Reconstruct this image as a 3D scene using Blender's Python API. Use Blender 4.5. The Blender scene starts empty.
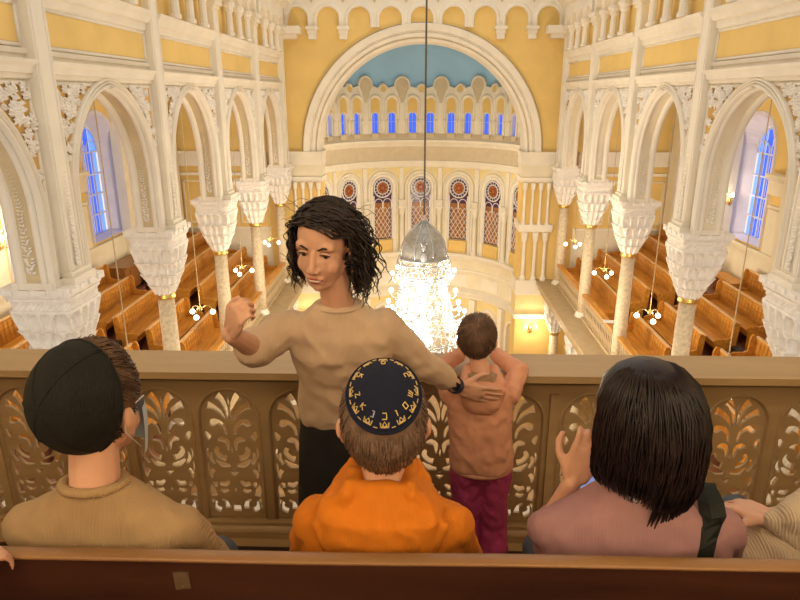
import bpy, math, random
from mathutils import Vector, Matrix, Euler, noise
from mathutils.geometry import tessellate_polygon
PI=math.pi; C=bpy.context.scene.collection
random.seed(7)
CX=0.16            # centre line of the hall
V=Vector

# ------------------------------------------------------------------ materials
MATS={}
def mat(name,col,rough=.6,var=.06,vscale=6,bump=0,bscale=30,metal=0,kind='noise',spec=.4,emit=None,estr=0,sub=0,col2=None,alpha=None):
    m=bpy.data.materials.new(name); m.use_nodes=True; nt=m.node_tree; N=nt.nodes; L=nt.links
    b=N['Principled BSDF']; b.inputs['Roughness'].default_value=rough; b.inputs['Metallic'].default_value=metal
    b.inputs['Specular IOR Level'].default_value=spec
    tc=N.new('ShaderNodeTexCoord'); mp=N.new('ShaderNodeMapping'); L.new(tc.outputs['Object'],mp.inputs['Vector'])
    if kind in('noise','fabric','hair'):
        n=N.new('ShaderNodeTexNoise'); n.inputs['Scale'].default_value=vscale; n.inputs['Detail'].default_value=4; L.new(mp.outputs[0],n.inputs['Vector']); fac=n.outputs['Fac']
    elif kind=='wood':
        mp.inputs['Scale'].default_value=(1,.12,1)
        n=N.new('ShaderNodeTexNoise'); n.inputs['Scale'].default_value=vscale; n.inputs['Detail'].default_value=6; n.inputs['Distortion'].default_value=.6; L.new(mp.outputs[0],n.inputs['Vector']); fac=n.outputs['Fac']
    elif kind=='woodx':
        mp.inputs['Scale'].default_value=(.1,1,1)
        n=N.new('ShaderNodeTexNoise'); n.inputs['Scale'].default_value=vscale; n.inputs['Detail'].default_value=6; n.inputs['Distortion'].default_value=.6; L.new(mp.outputs[0],n.inputs['Vector']); fac=n.outputs['Fac']
    r=N.new('ShaderNodeValToRGB'); r.color_ramp.elements[0].position=.3; r.color_ramp.elements[1].position=.7
    c2=col2 if col2 else [min(1,c*(1+var)) for c in col]; c1=[c*(1-var) for c in col] if not col2 else col
    r.color_ramp.elements[0].color=(*c1,1); r.color_ramp.elements[1].color=(*c2,1)
    L.new(fac,r.inputs[0]); L.new(r.outputs[0],b.inputs['Base Color'])
    if bump:
        bn=N.new('ShaderNodeBump'); bn.inputs['Strength'].default_value=bump; bn.inputs['Distance'].default_value=.01
        if kind=='fabric':
            t=N.new('ShaderNodeTexWave'); t.inputs['Scale'].default_value=bscale; t.inputs['Distortion'].default_value=1.5; t.inputs['Detail'].default_value=2; L.new(tc.outputs['Object'],t.inputs['Vector'])
            bn.inputs['Distance'].default_value=.002
        else:
            t=N.new('ShaderNodeTexNoise'); t.inputs['Scale'].default_value=bscale; t.inputs['Detail'].default_value=3; L.new(mp.outputs[0],t.inputs['Vector'])
        L.new(t.outputs[0],bn.inputs['Height']); L.new(bn.outputs[0],b.inputs['Normal'])
    if emit:
        b.inputs['Emission Color'].default_value=(*emit,1); b.inputs['Emission Strength'].default_value=estr
    if sub: b.inputs['Subsurface Weight'].default_value=sub; b.inputs['Subsurface Radius'].default_value=(.02,.008,.004); b.inputs['Subsurface Scale'].default_value=.5
    MATS[name]=m; return m
mat('stucco',(.84,.77,.635),.7,.05,2,.15,20)
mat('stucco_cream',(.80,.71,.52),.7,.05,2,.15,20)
mat('plaster_tan',(.64,.51,.31),.7,.08,3,.15,14)  # tan plaster, darkened a touch to paint shading onto the arch soffits
mat('relief_white',(.88,.83,.75),.75,.08,10,.3,40)
mat('yellow',(.80,.56,.19),.8,.06,1.2,.1,12)
mat('yellow_pale',(.82,.66,.32),.8,.06,1.2,.1,12)
mat('dome_blue',(.36,.62,.88),.8,.05,1)
mat('spandrel_gold',(.66,.40,.11),.8,.1,6,.1,12)
mat('gold',(.75,.50,.14),.35,.1,20,metal=.8)
mat('gold_flat',(.78,.60,.26),.5,.1,20,metal=.2)
mat('marble_tan',(.70,.56,.36),.45,.18,14,.1,30)
mat('lobe_beige',(.66,.55,.38),.8,.05,4)
mat('pew_wood',(.42,.16,.02),.32,kind='wood',vscale=14,col2=(.68,.31,.045),bump=.15,bscale=30)
mat('pew_cap',(.62,.36,.14),.35,kind='wood',vscale=14,col2=(.78,.50,.22))
mat('pew_dark',(.22,.08,.02),.35,kind='wood',vscale=14,col2=(.34,.14,.035))
mat('floor_red',(.26,.10,.05),.35,.15,3)
mat('floor_wood',(.36,.22,.10),.4,.15,3)
mat('slab_stone',(.45,.33,.18),.5,.1,4)
mat('rail_paint',(.42,.285,.135),.42,kind='woodx',vscale=9,col2=(.50,.345,.17),bump=.12,bscale=18)
mat('bench_dark',(.022,.008,.006),.3,kind='woodx',vscale=16,col2=(.06,.022,.013),bump=.1,bscale=30)
mat('bench_edge',(.20,.10,.04),.35,kind='woodx',vscale=20,col2=(.33,.18,.075),bump=.1,bscale=30)
mat('blue_glass',(.03,.08,.35),.15,.1,2,emit=(.045,.14,.95),estr=.9)
mat('blue_glass_pale',(.1,.2,.6),.15,.1,2,emit=(.16,.36,1),estr=.95)
mat('frame_blue',(.55,.60,.82),.5,.05,5)
mat('embrasure',(.68,.64,.72),.7,.05,3)  # lavender tint puts the blue window light into the splay's colour
mat('amber_glass',(.22,.075,.015),.3,kind='noise',vscale=7,col2=(.45,.20,.05),emit=(.75,.3,.08),estr=.06)
mat('purple_glass',(.09,.04,.10),.2,.3,8)
mat('red_glass',(.30,.05,.02),.2,.3,8,emit=(.5,.08,.03),estr=.01)
mat('lead_white',(.85,.80,.78),.5,.03,5)
mat('crystal',(.62,.62,.62),.25,.1,30,metal=.5)
mat('crown_grey',(.42,.41,.36),.4,.25,12,.3,30,metal=.3)
mat('bulb',(1,.95,.85),.3,.0,5,emit=(1,.88,.68),estr=9)
mat('globe_lamp',(1,.95,.85),.3,.0,5,emit=(1,.84,.58),estr=7)
mat('brass',(.62,.42,.16),.3,.1,20,metal=.9)
mat('cord_tan',(.55,.42,.24),.6,.1,20)
mat('balustrade_tan',(.58,.43,.24),.6,.1,20)
mat('teeth',(.8,.76,.7),.3,.02,10)
mat('cord_dark',(.12,.09,.07),.6,.1,20)
mat('skin',(.72,.42,.29),.5,.05,12,.05,120,sub=.12)
mat('skin_child',(.74,.43,.29),.5,.05,12,.05,120,sub=.12)
mat('lips',(.55,.16,.13),.4,.05,12)
mat('eye_white',(.58,.54,.50),.2,.02,12)
mat('iris',(.05,.03,.02),.2,.02,12)
mat('hair_black',(.012,.009,.009),.42,kind='hair',vscale=30,col2=(.035,.024,.022))
mat('hair_plum',(.006,.004,.005),.42,kind='hair',vscale=30,col2=(.018,.010,.012))
mat('hair_brown',(.055,.030,.016),.5,kind='hair',vscale=30,col2=(.16,.09,.045))
mat('hair_ash',(.12,.075,.052),.5,kind='hair',vscale=30,col2=(.27,.18,.125))
mat('hair_child',(.10,.055,.035),.5,kind='hair',vscale=30,col2=(.2,.12,.08))
mat('sweater_beige',(.66,.50,.35),.85,.06,8,.5,90,kind='fabric')
mat('knit_tan',(.46,.31,.16),.9,.08,10,.6,120,kind='fabric')
mat('skirt_black',(.012,.011,.012),.7,.2,8,.2,90,kind='fabric')
mat('hoodie_orange',(.66,.195,.008),.85,.07,6,.3,110,kind='fabric')
mat('hoodie_peach',(.80,.41,.27),.85,.07,6,.3,110,kind='fabric')
mat('hood_lining',(.42,.29,.18),.9,.15,60,.4,110,kind='fabric')
mat('pants_magenta',(.46,.06,.19),.6,.15,6,.2,60,kind='fabric')
mat('mauve',(.38,.205,.21),.85,.05,8,.3,120,kind='fabric')
mat('cream_coat',(.66,.53,.38),.9,.06,8,.6,60,kind='fabric')
mat('white_cloth',(.75,.72,.68),.8,.05,8)
mat('kippah_black',(.008,.009,.007),.8,.3,50,.5,120,kind='fabric')
mat('kippah_navy',(.007,.011,.034),.9,.2,50,.4,120,kind='fabric')
mat('strap_black',(.012,.016,.012),.6,.2,30,.4,200,kind='fabric')
mat('mask_blue',(.50,.60,.70),.8,.05,30,.4,200,kind='fabric')
mat('jeans',(.10,.12,.16),.8,.2,30,.4,200,kind='fabric')
mat('phone_body',(.02,.02,.03),.3,.1,10)
mat('phone_screen',(.1,.15,.4),.1,.1,10,kind='noise',col2=(.4,.5,.8),emit=(.35,.5,1),estr=.5)
mat('paper',(.8,.78,.72),.7,.03,10)
mat('red_pot',(.5,.03,.02),.4,.1,10)
mat('dry_plant',(.30,.20,.07),.8,.2,10)
mat('tag_tan',(.13,.09,.055),.45,.15,60,metal=.2)
mat('dark_metal',(.03,.025,.025),.4,.2,30,metal=.6)
mat('watch_blue',(.02,.03,.08),.35,.2,30)
M=MATS

# ------------------------------------------------------------------ geometry collector
class G:
    def __init__(s): s.v=[]; s.f=[]; s.m=[]
    def add(s,vs,fs,mi=0):
        o=len(s.v); s.v+= [tuple(p) for p in vs]; s.f+=[tuple(i+o for i in f) for f in fs]; s.m+=[mi]*len(fs); return s
    def box(s,x0,x1,y0,y1,z0,z1,mi=0,T=None):
        vs=[V((x,y,z)) for x in(x0,x1) for y in(y0,y1) for z in(z0,z1)]
        if T: vs=[T@p for p in vs]
        return s.add(vs,[(0,1,3,2),(4,6,7,5),(0,4,5,1),(2,3,7,6),(0,2,6,4),(1,5,7,3)],mi)
    def grid(s,rows,cu=False,cv=False,mi=0,caps=False):
        n=len(rows);k=len(rows[0]);vs=[p for r in rows for p in r];fs=[]
        for i in range(n if cu else n-1):
            for j in range(k if cv else k-1):
                a=i*k+j;b=i*k+(j+1)%k;c=((i+1)%n)*k+(j+1)%k;d=((i+1)%n)*k+j; fs.append((a,b,c,d))
        if caps: fs.append(tuple(range(k))[::-1]); fs.append(tuple((n-1)*k+j for j in range(k)))
        return s.add(vs,fs,mi)
    def lathe(s,prof,c=(0,0,0),n=20,mi=0,caps=True):
        rows=[[(c[0]+r*math.cos(2*PI*j/n),c[1]+r*math.sin(2*PI*j/n),c[2]+z) for j in range(n)] for r,z in prof]
        return s.grid(rows,cv=True,mi=mi,caps=caps)
    def tube(s,path,r,n=6,mi=0,closed=False,fl=1.0,up=None):
        P=[V(p) for p in path]; k=len(P); rows=[]
        t0=(P[1]-P[0]).normalized(); a=up and V(up) or (V((0,0,1)) if abs(t0.z)<.9 else V((1,0,0)))
        u=(a-t0*a.dot(t0)).normalized()
        for i,p in enumerate(P):
            if closed: t=P[(i+1)%k]-P[i-1]
            else: t=P[min(i+1,k-1)]-P[max(i-1,0)]
            t.normalize(); u=u-t*u.dot(t)
            if u.length<1e-6: u=t.orthogonal()
            u.normalize(); w=t.cross(u); rr=r[i] if isinstance(r,(list,tuple)) else r
            rows.append([p+u*(rr*math.cos(2*PI*j/n))+w*(rr*fl*math.sin(2*PI*j/n)) for j in range(n)])
        return s.grid(rows,cu=closed,cv=True,mi=mi,caps=not closed)
    def ell(s,c,r,R=None,nu=10,nv=16,mi=0):
        c=V(c); rows=[]
        if not hasattr(r,'__len__'): r=(r,r,r)
        vs=[];fs=[]
        for i in range(1,nu):
            ph=PI*i/nu
            for j in range(nv):
                th=2*PI*j/nv; p=V((r[0]*math.sin(ph)*math.cos(th),r[1]*math.sin(ph)*math.sin(th),r[2]*math.cos(ph)))
                vs.append(c+(R@p if R else p))
        t=V((0,0,r[2])); b=V((0,0,-r[2])); vs+= [c+(R@t if R else t), c+(R@b if R else b)]; T=len(vs)-2;B=T+1
        for i in range(nu-2):
            for j in range(nv): fs.append((i*nv+j,(i+1)*nv+j,(i+1)*nv+(j+1)%nv,i*nv+(j+1)%nv))
        for j in range(nv): fs.append((T,j,(j+1)%nv)); fs.append((B,(nu-2)*nv+(j+1)%nv,(nu-2)*nv+j))
        return s.add(vs,fs,mi)
    def cap(s,a,b,r0,r1,n=12):          # tapered capsule
        a=V(a);b=V(b);t=(b-a);L=t.length; t=t/L if L else V((0,0,1)); u=t.orthogonal().normalized(); w=t.cross(u); rows=[]
        for q in (80,55,30,10): rows.append((a-t*(r0*math.sin(math.radians(q))),r0*math.cos(math.radians(q))))
        rows.append((a,r0)); rows.append((b,r1))
        for q in (10,30,55,80): rows.append((b+t*(r1*math.sin(math.radians(q))),r1*math.cos(math.radians(q))))
        R=[[c+u*(rr*math.cos(2*PI*j/n))+w*(rr*math.sin(2*PI*j/n)) for j in range(n)] for c,rr in rows]
        return s.grid(R,cv=True,caps=True)
    def loft(s,secs,n=28):              # secs: (centre, rx, ry, yaw) horizontal rings
        R=[]
        for c,rx,ry,yw in secs:
            c=V(c); r=[]
            for j in range(n):
                a=2*PI*j/n; ca,sa=math.cos(a),math.sin(a); e=.8
                x=rx*math.copysign(abs(ca)**e,ca); y=ry*math.copysign(abs(sa)**e,sa)
                r.append(c+V((x*math.cos(yw)-y*math.sin(yw),x*math.sin(yw)+y*math.cos(yw),0)))
            R.append(r)
        return s.grid(R,cv=True,caps=True)
    def poly(s,outer,holes,mp,d0,d1,mi=0,back=True):   # outline with holes, extruded from depth d0 to d1 through map mp(a,b,d)
        loops=[outer]+list(holes); vl=[[V((p[0],p[1],0)) for p in l] for l in loops]
        tri=tessellate_polygon(vl); flat=[p for l in loops for p in l]; n=len(flat)
        vs=[mp(p[0],p[1],d1) for p in flat]+[mp(p[0],p[1],d0) for p in flat]; fs=[tuple(t) for t in tri]
        if back: fs+=[(t[0]+n,t[2]+n,t[1]+n) for t in tri]
        o=0
        for l in loops:
            k=len(l)
            for i in range(k): a=o+i;b=o+(i+1)%k; fs.append((a,a+n,b+n,b))
            o+=k
        return s.add(vs,fs,mi)
    def sweep(s,path,prof,mp,closed=False,mi=0):   # path in (a,b), prof in (offset along outward normal, depth)
        k=len(path); rows=[]
        for i in range(k):
            if closed: a=path[i-1];b=path[(i+1)%k]
            else: a=path[max(i-1,0)];b=path[min(i+1,k-1)]
            t=V((b[0]-a[0],b[1]-a[1])); t.normalize(); nx,ny=-t.y,t.x
            rows.append([mp(path[i][0]+nx*o,path[i][1]+ny*o,d) for o,d in prof])
        s.grid(rows,cu=closed,mi=mi)
        return s
    def build(s,name,ms,parent=None,smooth=False,kind=None,fix=True):
        me=bpy.data.meshes.new(name); me.from_pydata(s.v,[],s.f)
        if not isinstance(ms,(list,tuple)): ms=[ms]
        for m in ms: me.materials.append(M[m] if isinstance(m,str) else m)
        if any(s.m): me.polygons.foreach_set('material_index',s.m)
        if smooth: me.polygons.foreach_set('use_smooth',[True]*len(me.polygons))
        me.update()
        o=bpy.data.objects.new(name,me); C.objects.link(o)
        if parent: o.parent=parent; o.matrix_parent_inverse=Matrix.Identity(4); o.location=-V(parent.location) if parent.parent is None else (0,0,0)
        if kind: o['kind']=kind
        return o
    def smoothed(s,name,ms,vox,it=2,parent=None,disp=0,dsc=8,post=None):   # fuse into one continuous surface
        o=s.build(name,ms,None)
        m=o.modifiers.new('r','REMESH'); m.mode='VOXEL'; m.voxel_size=vox; m.use_smooth_shade=True
        if it: q=o.modifiers.new('s','SMOOTH'); q.iterations=it; q.factor=.6
        dg=bpy.context.evaluated_depsgraph_get(); me=bpy.data.meshes.new_from_object(o.evaluated_get(dg)); o.modifiers.clear(); old=o.data; o.data=me; bpy.data.meshes.remove(old); me.name=name
        if not len(me.materials):
            for mm in (ms if isinstance(ms,(list,tuple)) else [ms]): me.materials.append(M[mm])
        if disp:
            NN=[v.normal.copy() for v in me.vertices]
            for v,nr in zip(me.vertices,NN):
                c=v.co; q=V((c.x*1.6+c.z*.8,c.y*1.5,c.z-.6*c.x)); n=.7*noise.noise(c*dsc)+.9*(.28-abs(noise.noise(q*dsc*1.1+V((3,1,2)))))+.35*noise.noise(c*dsc*3); v.co+=nr*(disp*n)
        if post: post(me)
        me.polygons.foreach_set('use_smooth',[True]*len(me.polygons)); me.update()
        if parent: o.parent=parent; o.location=-V(parent.location)
        return o
def tag(o,label=None,cat=None,group=None,kind=None):
    if label: o['label']=label
    if cat: o['category']=cat
    if group: o['group']=group
    if kind: o['kind']=kind
    return o
def thing(name,label,cat,loc=(0,0,0),group=None):
    o=bpy.data.objects.new(name,None); C.objects.link(o); o.location=loc; o.empty_display_size=.1
    return tag(o,label,cat,group)
def struct(name,loc=(0,0,0)):
    o=bpy.data.objects.new(name,None); C.objects.link(o); o.location=loc; o['kind']='structure'; return o
def dup(root,loc,label=None,scale=None,rz=None):
    r=root.copy(); C.objects.link(r); r.location=loc
    if label: r['label']=label
    if rz is not None: r.rotation_euler=(0,0,rz)
    if scale: r.scale=scale
    for ch in list(root.children):
        c=ch.copy(); C.objects.link(c); c.parent=r
        for g in ch.children:
            d=g.copy(); C.objects.link(d); d.parent=c
    return r


# ------------------------------------------------------------------ people
def put(g,sub,T,mi=0): g.add([T@V(p) for p in sub.v],sub.f,mi); 
def headT(c,yaw,pitch=0,roll=0,s=1):   # yaw 0 looks to +Y (away from the camera); x to the figure's right when seen from behind
    return Matrix.Translation(c)@Matrix.Rotation(yaw,4,'Z')@Matrix.Rotation(pitch,4,'X')@Matrix.Rotation(roll,4,'Y')@Matrix.Scale(s,4)
def head_sub(child=False):
    g=G()
    g.ell((0,-.012,.028),(.074,.094,.086),nu=16,nv=24)
    g.ell((0,.028,-.030),(.058,.062,.082),nu=16,nv=24)
    g.cap((-.016,.046,-.086),(.016,.046,-.086),.024,.024); g.cap((0,.05,-.096),(0,.062,-.098),.021,.016)
    g.cap((-.046,.0,-.052),(-.014,.05,-.094),.020,.018); g.cap((.046,.0,-.052),(.014,.05,-.094),.020,.018)
    if child: g.ell((.03,.05,-.05),(.03,.03,.03)); g.ell((-.03,.05,-.05),(.03,.03,.03))
    else: g.ell((.034,.050,-.036),(.026,.027,.028)); g.ell((-.034,.050,-.036),(.026,.027,.028))
    g.cap((0,.086,.012),(0,.102,-.030),.0078,.0095); g.ell((0,.100,-.034),(.0105,.012,.009)); g.ell((.011,.094,-.038),(.008,.010,.007)); g.ell((-.011,.094,-.038),(.008,.010,.007))
    g.cap((-.04,.066,.026),(.04,.066,.026),.015,.015)
    g.ell((0,.034,-.058),(.047,.046,.046)); g.cap((-.018,.080,-.064),(.018,.080,-.064),.009,.009); g.cap((-.015,.079,-.074),(.015,.079,-.074),.009,.009)
    for s in(-1,1):
        g.ell((s*.079,-.008,-.018),(.011,.019,.031)); g.ell((s*.087,-.016,-.008),(.008,.016,.022)); g.ell((s*.079,-.004,-.042),(.007,.010,.011))
    return g
def face_post(T,lips=True,skin=0):
    Ti=T.inverted()
    def f(me):
        for v in me.vertices:
            p=Ti@v.co
            if p.y>.03 and abs(p.x)<.07 and -.12<p.z<.06:
                for s in(-1,1):
                    d=((p.x-s*.031)/.016)**2+((p.z-.003)/.010)**2
                    if d<4: v.co+=(T.to_3x3()@V((0,-1,0)))*.008*math.exp(-d)
                d=(p.x/.028)**2+((p.z+.070-5*p.x*p.x)/.0022)**2
                if d<4: v.co+=(T.to_3x3()@V((0,-1,0)))*.0035*math.exp(-d)
        if lips:
            for pl in me.polygons:
                p=Ti@pl.center; w=.0095*(1-(p.x/.027)**2) if abs(p.x)<.027 else -1
                if p.y>.066 and abs(p.z+.070-5*p.x*p.x)<w: pl.material_index=1
    return f
def face_parts(T,parent,eyes=True,brow='hair_black',skinm='skin'):
    for s in(-1,1):
        g=G(); sub=G(); sub.ell((s*.031,.0680,.003),(.0118,.0105,.0075),nu=10,nv=14); put(g,sub,T); e=g.build('eye','eye_white',parent,True)
        g=G(); sub=G(); sub.ell((s*.031-.001,.0762,.0025),(.0060,.0032,.0062),nu=8,nv=12); put(g,sub,T); g.build('iris','iris',e,True)
        g=G(); sub=G(); sub.tube([(s*(.031-.015),.0765,.004),(s*(.031-.007),.0790,.0118),(s*(.031+.006),.0785,.0120),(s*(.031+.015),.0745,.004)],[.0018,.003,.003,.0016],8); put(g,sub,T); g.build('upper_lid',skinm,e,True)
        g=G(); sub=G(); sub.tube([(s*(.031-.014),.0795,.005),(s*.031-.0,.0835,.0085),(s*(.031+.014),.0775,.005)],[.0008,.0014,.001],6); put(g,sub,T); g.build('eyelid','hair_black',e,True)
        g=G(); sub=G(); sub.tube([(s*.014,.0855,.022),(s*.03,.085,.030),(s*.046,.075,.025)],[.0022,.0032,.0014],6,fl=.5); put(g,sub,T); g.build('eyebrow',brow,parent,True)
def hand_sub(curl=(.3,.3,.35,.4),thumb=.4,spread=.08,s=1):
    # palm along +y, back of the hand +z, thumb on -x
    g=G(); g.ell((0,.045,0),(.040,.050,.0145),nu=10,nv=16); g.cap((-.02,.01,0),(-.026,.08,0),.014,.0115); g.cap((.02,.01,0),(.027,.074,0),.013,.010); g.cap((0,.0,0),(0,.085,0),.016,.011)
    for i,(x,L) in enumerate(((-.027,.070),(-.009,.078),(.010,.073),(.027,.058))):
        p=V((x,.082-abs(x)*.15,0)); a=(x/.027)*spread; c=curl[i]; ang=0; r=.0086-.0006*i
        for k,f in enumerate((.45,.32,.23)):
            ang+=c*(1.0 if k else .8); d=V((math.sin(a)*math.cos(ang),math.cos(a)*math.cos(ang),-math.sin(ang))); q=p+d*(L*f)
            g.cap(p,q,r,r*.9); p=q; r*=.9
    p=V((-.028,.022,-.003)); d=V((-.75,.62,-.25)).normalized(); q=p+d*.036; g.cap(p,q,.0125,.010); d2=V((-.75+thumb,.75,-.35)).normalized(); r_=q+d2*.026; g.cap(q,r_,.0098,.0088); g.cap(r_,r_+V((-.3+thumb,.9,-.3)).normalized()*.02,.0086,.0074)
    return g
def basis(o,y,z,s=1,mir=False):        # matrix with local +y -> y, local +z -> z
    y=V(y).normalized(); z=V(z); z=(z-y*z.dot(y)).normalized(); x=y.cross(z)
    if mir: x=-x
    m=Matrix(((x.x,y.x,z.x),(x.y,y.y,z.y),(x.z,y.z,z.z))).to_4x4(); return Matrix.Translation(o)@m@Matrix.Scale(s,4)
def hair_cap(name,m,T,parent,keep,skip=None,R=(.082,.102,.094),c=(0,-.014,.030),wave=.003,strands=500,L=.05,flow=None,seed=1,r=.0022,curlr=0,shellmi=0,crown=(0,-.05,.09),lift=.005):
    rng=random.Random(seed); g=G(); sub=G(); nu,nv=40,64; vs={}; V_=[];F_=[]
    def pt(i,j):
        ph=PI*i/nu; th=2*PI*j/nv; d=V((math.sin(ph)*math.cos(th),math.sin(ph)*math.sin(th),math.cos(ph)))
        k=1+wave/.09*(noise.noise(d*5)+.6*math.sin(th*23+math.sin(ph*6)*2)*.4)
        return V(c)+V((d.x*R[0],d.y*R[1],d.z*R[2]))*k
    for i in range(nu+1):
        for j in range(nv):
            V_.append(pt(i,j))
    for i in range(nu):
        for j in range(nv):
            q=(V_[i*nv+j]+V_[(i+1)*nv+j])*.5
            if keep(q): F_.append((i*nv+j,(i+1)*nv+j,(i+1)*nv+(j+1)%nv,i*nv+(j+1)%nv))
    sub.add(V_,F_); cr=V(crown)
    n=0
    while n<strands:
        d=V((rng.gauss(0,1),rng.gauss(0,1),rng.gauss(0,1))).normalized(); p=V(c)+V((d.x*R[0],d.y*R[1],d.z*R[2]))
        if not keep(p) or (skip and skip(p)): continue
        n+=1; t=(p-cr); nm=V((d.x/R[0],d.y/R[1],d.z/R[2])).normalized(); t=t-nm*t.dot(nm); t=(t.normalized() if t.length>1e-4 else V((1,0,0)))+V((rng.gauss(0,.16),rng.gauss(0,.16),rng.gauss(0,.12)))
        if flow: t=t+flow(p)
        P=[p]; l=L*rng.uniform(.6,1.2); k=5
        for q in range(k):
            nxt=P[-1]+t.normalized()*(l/k); e=(nxt-V(c)); q_=math.sqrt((e.x/R[0])**2+(e.y/R[1])**2+(e.z/R[2])**2)
            nxt=V(c)+e*((1+lift/.09*(q+1)/k*rng.uniform(.5,1.2))/q_) ; nm=(nxt-V(c)).normalized(); t=(nxt-P[-1]); P.append(nxt)
        sub.tube(P,[r,r*1.1,r,r*.8,r*.6,r*.2],4)
    put(g,sub,T); return g.build(name,m,parent,True)

def seated(name,label,pos,T,skinm,top_name,topm,hc,sw,shz,yb=1.10,pants='jeans',lean=0,neck_r=.045,arms=None,child=True,face=True,group=None,hipw=.14,floor=-1.62,collar=.06,folds=.005,thick=.092):
    """body: one fused surface; top and trousers as garments"""
    x=hc[0]; root=thing(name,label,'person',(x,yb+.05,floor),group)
    hc=V(hc); g=G(); put(g,head_sub(child),T)
    nb=V((x,yb,shz+.02)); g.cap(hc+V((0,-.015,-.05)),nb,neck_r,neck_r*1.04); g.cap(nb,nb+V((0,.0,-.10)),neck_r*1.0,.055)
    g.cap(nb+V((-sw*.55,0,-.085)),nb+V((sw*.55,0,-.085)),.034,.034)
    hip=V((x,yb+.05,-1.13)); g.loft([((x,yb,shz-.05),sw*.5,.04,0),((x,yb,shz-.14),sw*.7,.07,0),((x,yb+.01,-1.05),sw*.62,.07,0),((x,yb+.03,-1.21),hipw*.85,.075,0)])
    tops=G(); tn=G()
    # arms: list of (shoulder, elbow, wrist, hand dir, hand back dir, sleeve fraction, curl)
    for (sh,el,wr,hd,hb,slv,curl,mir) in arms:
        sh,el,wr=V(sh),V(el),V(wr); g.cap(sh,el,.036,.030); g.cap(el,wr,.030,.021)
        sub=hand_sub(curl); put(g,sub,basis(wr+V(hd).normalized()*.012,hd,hb,.86 if child else .95,mir))
        tops.cap(sh+V((0,0,-.002)),el,.050,.043)
        if slv>0: tops.cap(el,el+(wr-el)*slv,.043,.034)
    for s in(-1,1):
        kn=V((x+s*.10,yb+.37,-1.225)); ft=V((x+s*.10,yb+.39,floor+.06)); g.cap((x+s*.07,yb+.06,-1.215),kn,.055,.042); g.cap(kn,ft,.042,.03); g.cap(ft+V((0,-.03,-.02)),ft+V((0,.12,-.035)),.032,.026)
    b=g.smoothed('body',[skinm,'lips'],.0045,2,root,post=face_post(T))
    tops.loft([((x,yb+.03,-1.25),hipw+.01,.095,0),((x,yb+.02,-1.10),hipw+.01,.098,0),((x,yb+.005,-.98),sw*.86,thick+.006,0),((x,yb,shz-.12),sw*.95,thick,0),((x,yb,shz-.06),sw*.93,thick-.012,0),((x,yb,shz-.028),sw*.74,thick-.024,0),((x,yb,shz-.002),sw*.52,thick-.031,0),((x,yb-.002,shz+.026),collar+.012,.052,0),((x,yb-.002,shz+.034),collar-.002,.047,0)],36)
    for s in(-1,1): tops.cap((x+s*sw*.5,yb,shz-.055),(x+s*sw*.80,yb,shz-.082),.045,.050)
    rngd=noise
    tp=tops.smoothed(top_name,topm,.0055,5,root,disp=folds,dsc=9)
    p=G()
    for s in(-1,1):
        kn=V((x+s*.10,yb+.37,-1.225)); ft=V((x+s*.10,yb+.39,floor+.10)); p.cap((x+s*.07,yb+.05,-1.215),kn,.068,.056); p.cap(kn,ft,.058,.045)
    p.ell((x,yb+.04,-1.215),(hipw,.09,.06)); p.smoothed('trousers',pants,.009,3,root,disp=.004)
    for s in(-1,1): G().cap((x+s*.10,yb+.37,floor+.04),(x+s*.10,yb+.52,floor+.035),.038,.034).smoothed('shoe','dark_metal',.009,2,root)
    if face: face_parts(T,root,brow='hair_brown')
    return root,tp
def ringtube(root,name,m,c,rx,ry,r,tilt=0,n=60,rib=0,nt=8):
    g=G(); c=V(c); P=[c+V((rx*math.cos(2*PI*i/n),ry*math.sin(2*PI*i/n),-tilt*math.sin(2*PI*i/n))) for i in range(n)]
    g.tube(P,[r*(1+rib*(i%2)) for i in range(n)],nt,closed=True,fl=1.0); return g.build(name,m,root,True)

# --- boy in the tan knit jumper (left)
hc=(-.645,1.14,-.592); T=headT(hc,math.radians(-10),math.radians(3),0,1.0)@Matrix.Diagonal((1.0,1.0,1.09,1))
arms=[((-.79,1.11,-.855),(-.845,1.2,-1.06),(-.70,1.36,-1.15),(0.4,1,-.1),(0,0,1),.85,(.3,.3,.35,.4),False),((-.485,1.11,-.855),(-.425,1.2,-1.06),(-.57,1.36,-1.15),(-.4,1,-.1),(0,0,1),.85,(.3,.3,.35,.4),True)]
lb,tp=seated('person','seated boy from behind in tan knit jumper and big black skullcap, wearing a face mask',None,T,'skin_child','jumper','knit_tan',hc,.190,-.770,arms=arms,neck_r=.047,yb=1.10,folds=.008)
ringtube(lb,'collar','knit_tan',(-.645,1.098,-.740),.060,.048,.0095,.006,110,.16)
keep=lambda p: (p.z>-.055 and p.y<.045 and p.z>-.03+p.y*.9) and not(abs(p.x)>.06 and p.z<.0 and p.y>-.03)
hair_cap('hair','hair_brown',T,lb,lambda p:(p.z>.03 or p.y<.0) and p.z>-.062+max(0,p.y+.02)*1.0 and p.y<.078 and not(abs(p.x)>.066 and p.z<.004 and p.y>-.035),skip=lambda p:(p-V((0,-.014,.028))).normalized().dot(V((-.085,-.965,.24)))>.06,strands=900,L=.05,seed=4,R=(.084,.104,.100),lift=.010,r=.0019,flow=lambda p:V((.3,.5,0)))
g=G(); sub=G(); nu,nv=26,72; rows=[]   # skullcap: a deep dome covering the back of the head
axT=Matrix.Translation((0,-.014,.028))@Matrix.Rotation(math.radians(-5),4,'Z')@Matrix.Rotation(math.radians(76),4,'X')
for i in range(nu+1):
    ph=math.radians(84)*i/nu
    rows.append([axT@V((.0955*math.sin(ph)*math.cos(2*PI*j/nv)*(1+.008*math.cos(3*2*PI*j/nv)),.106*math.sin(ph)*math.sin(2*PI*j/nv),.116*math.cos(ph))) for j in range(nv)])
sub.grid(rows,cv=True); 
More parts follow.
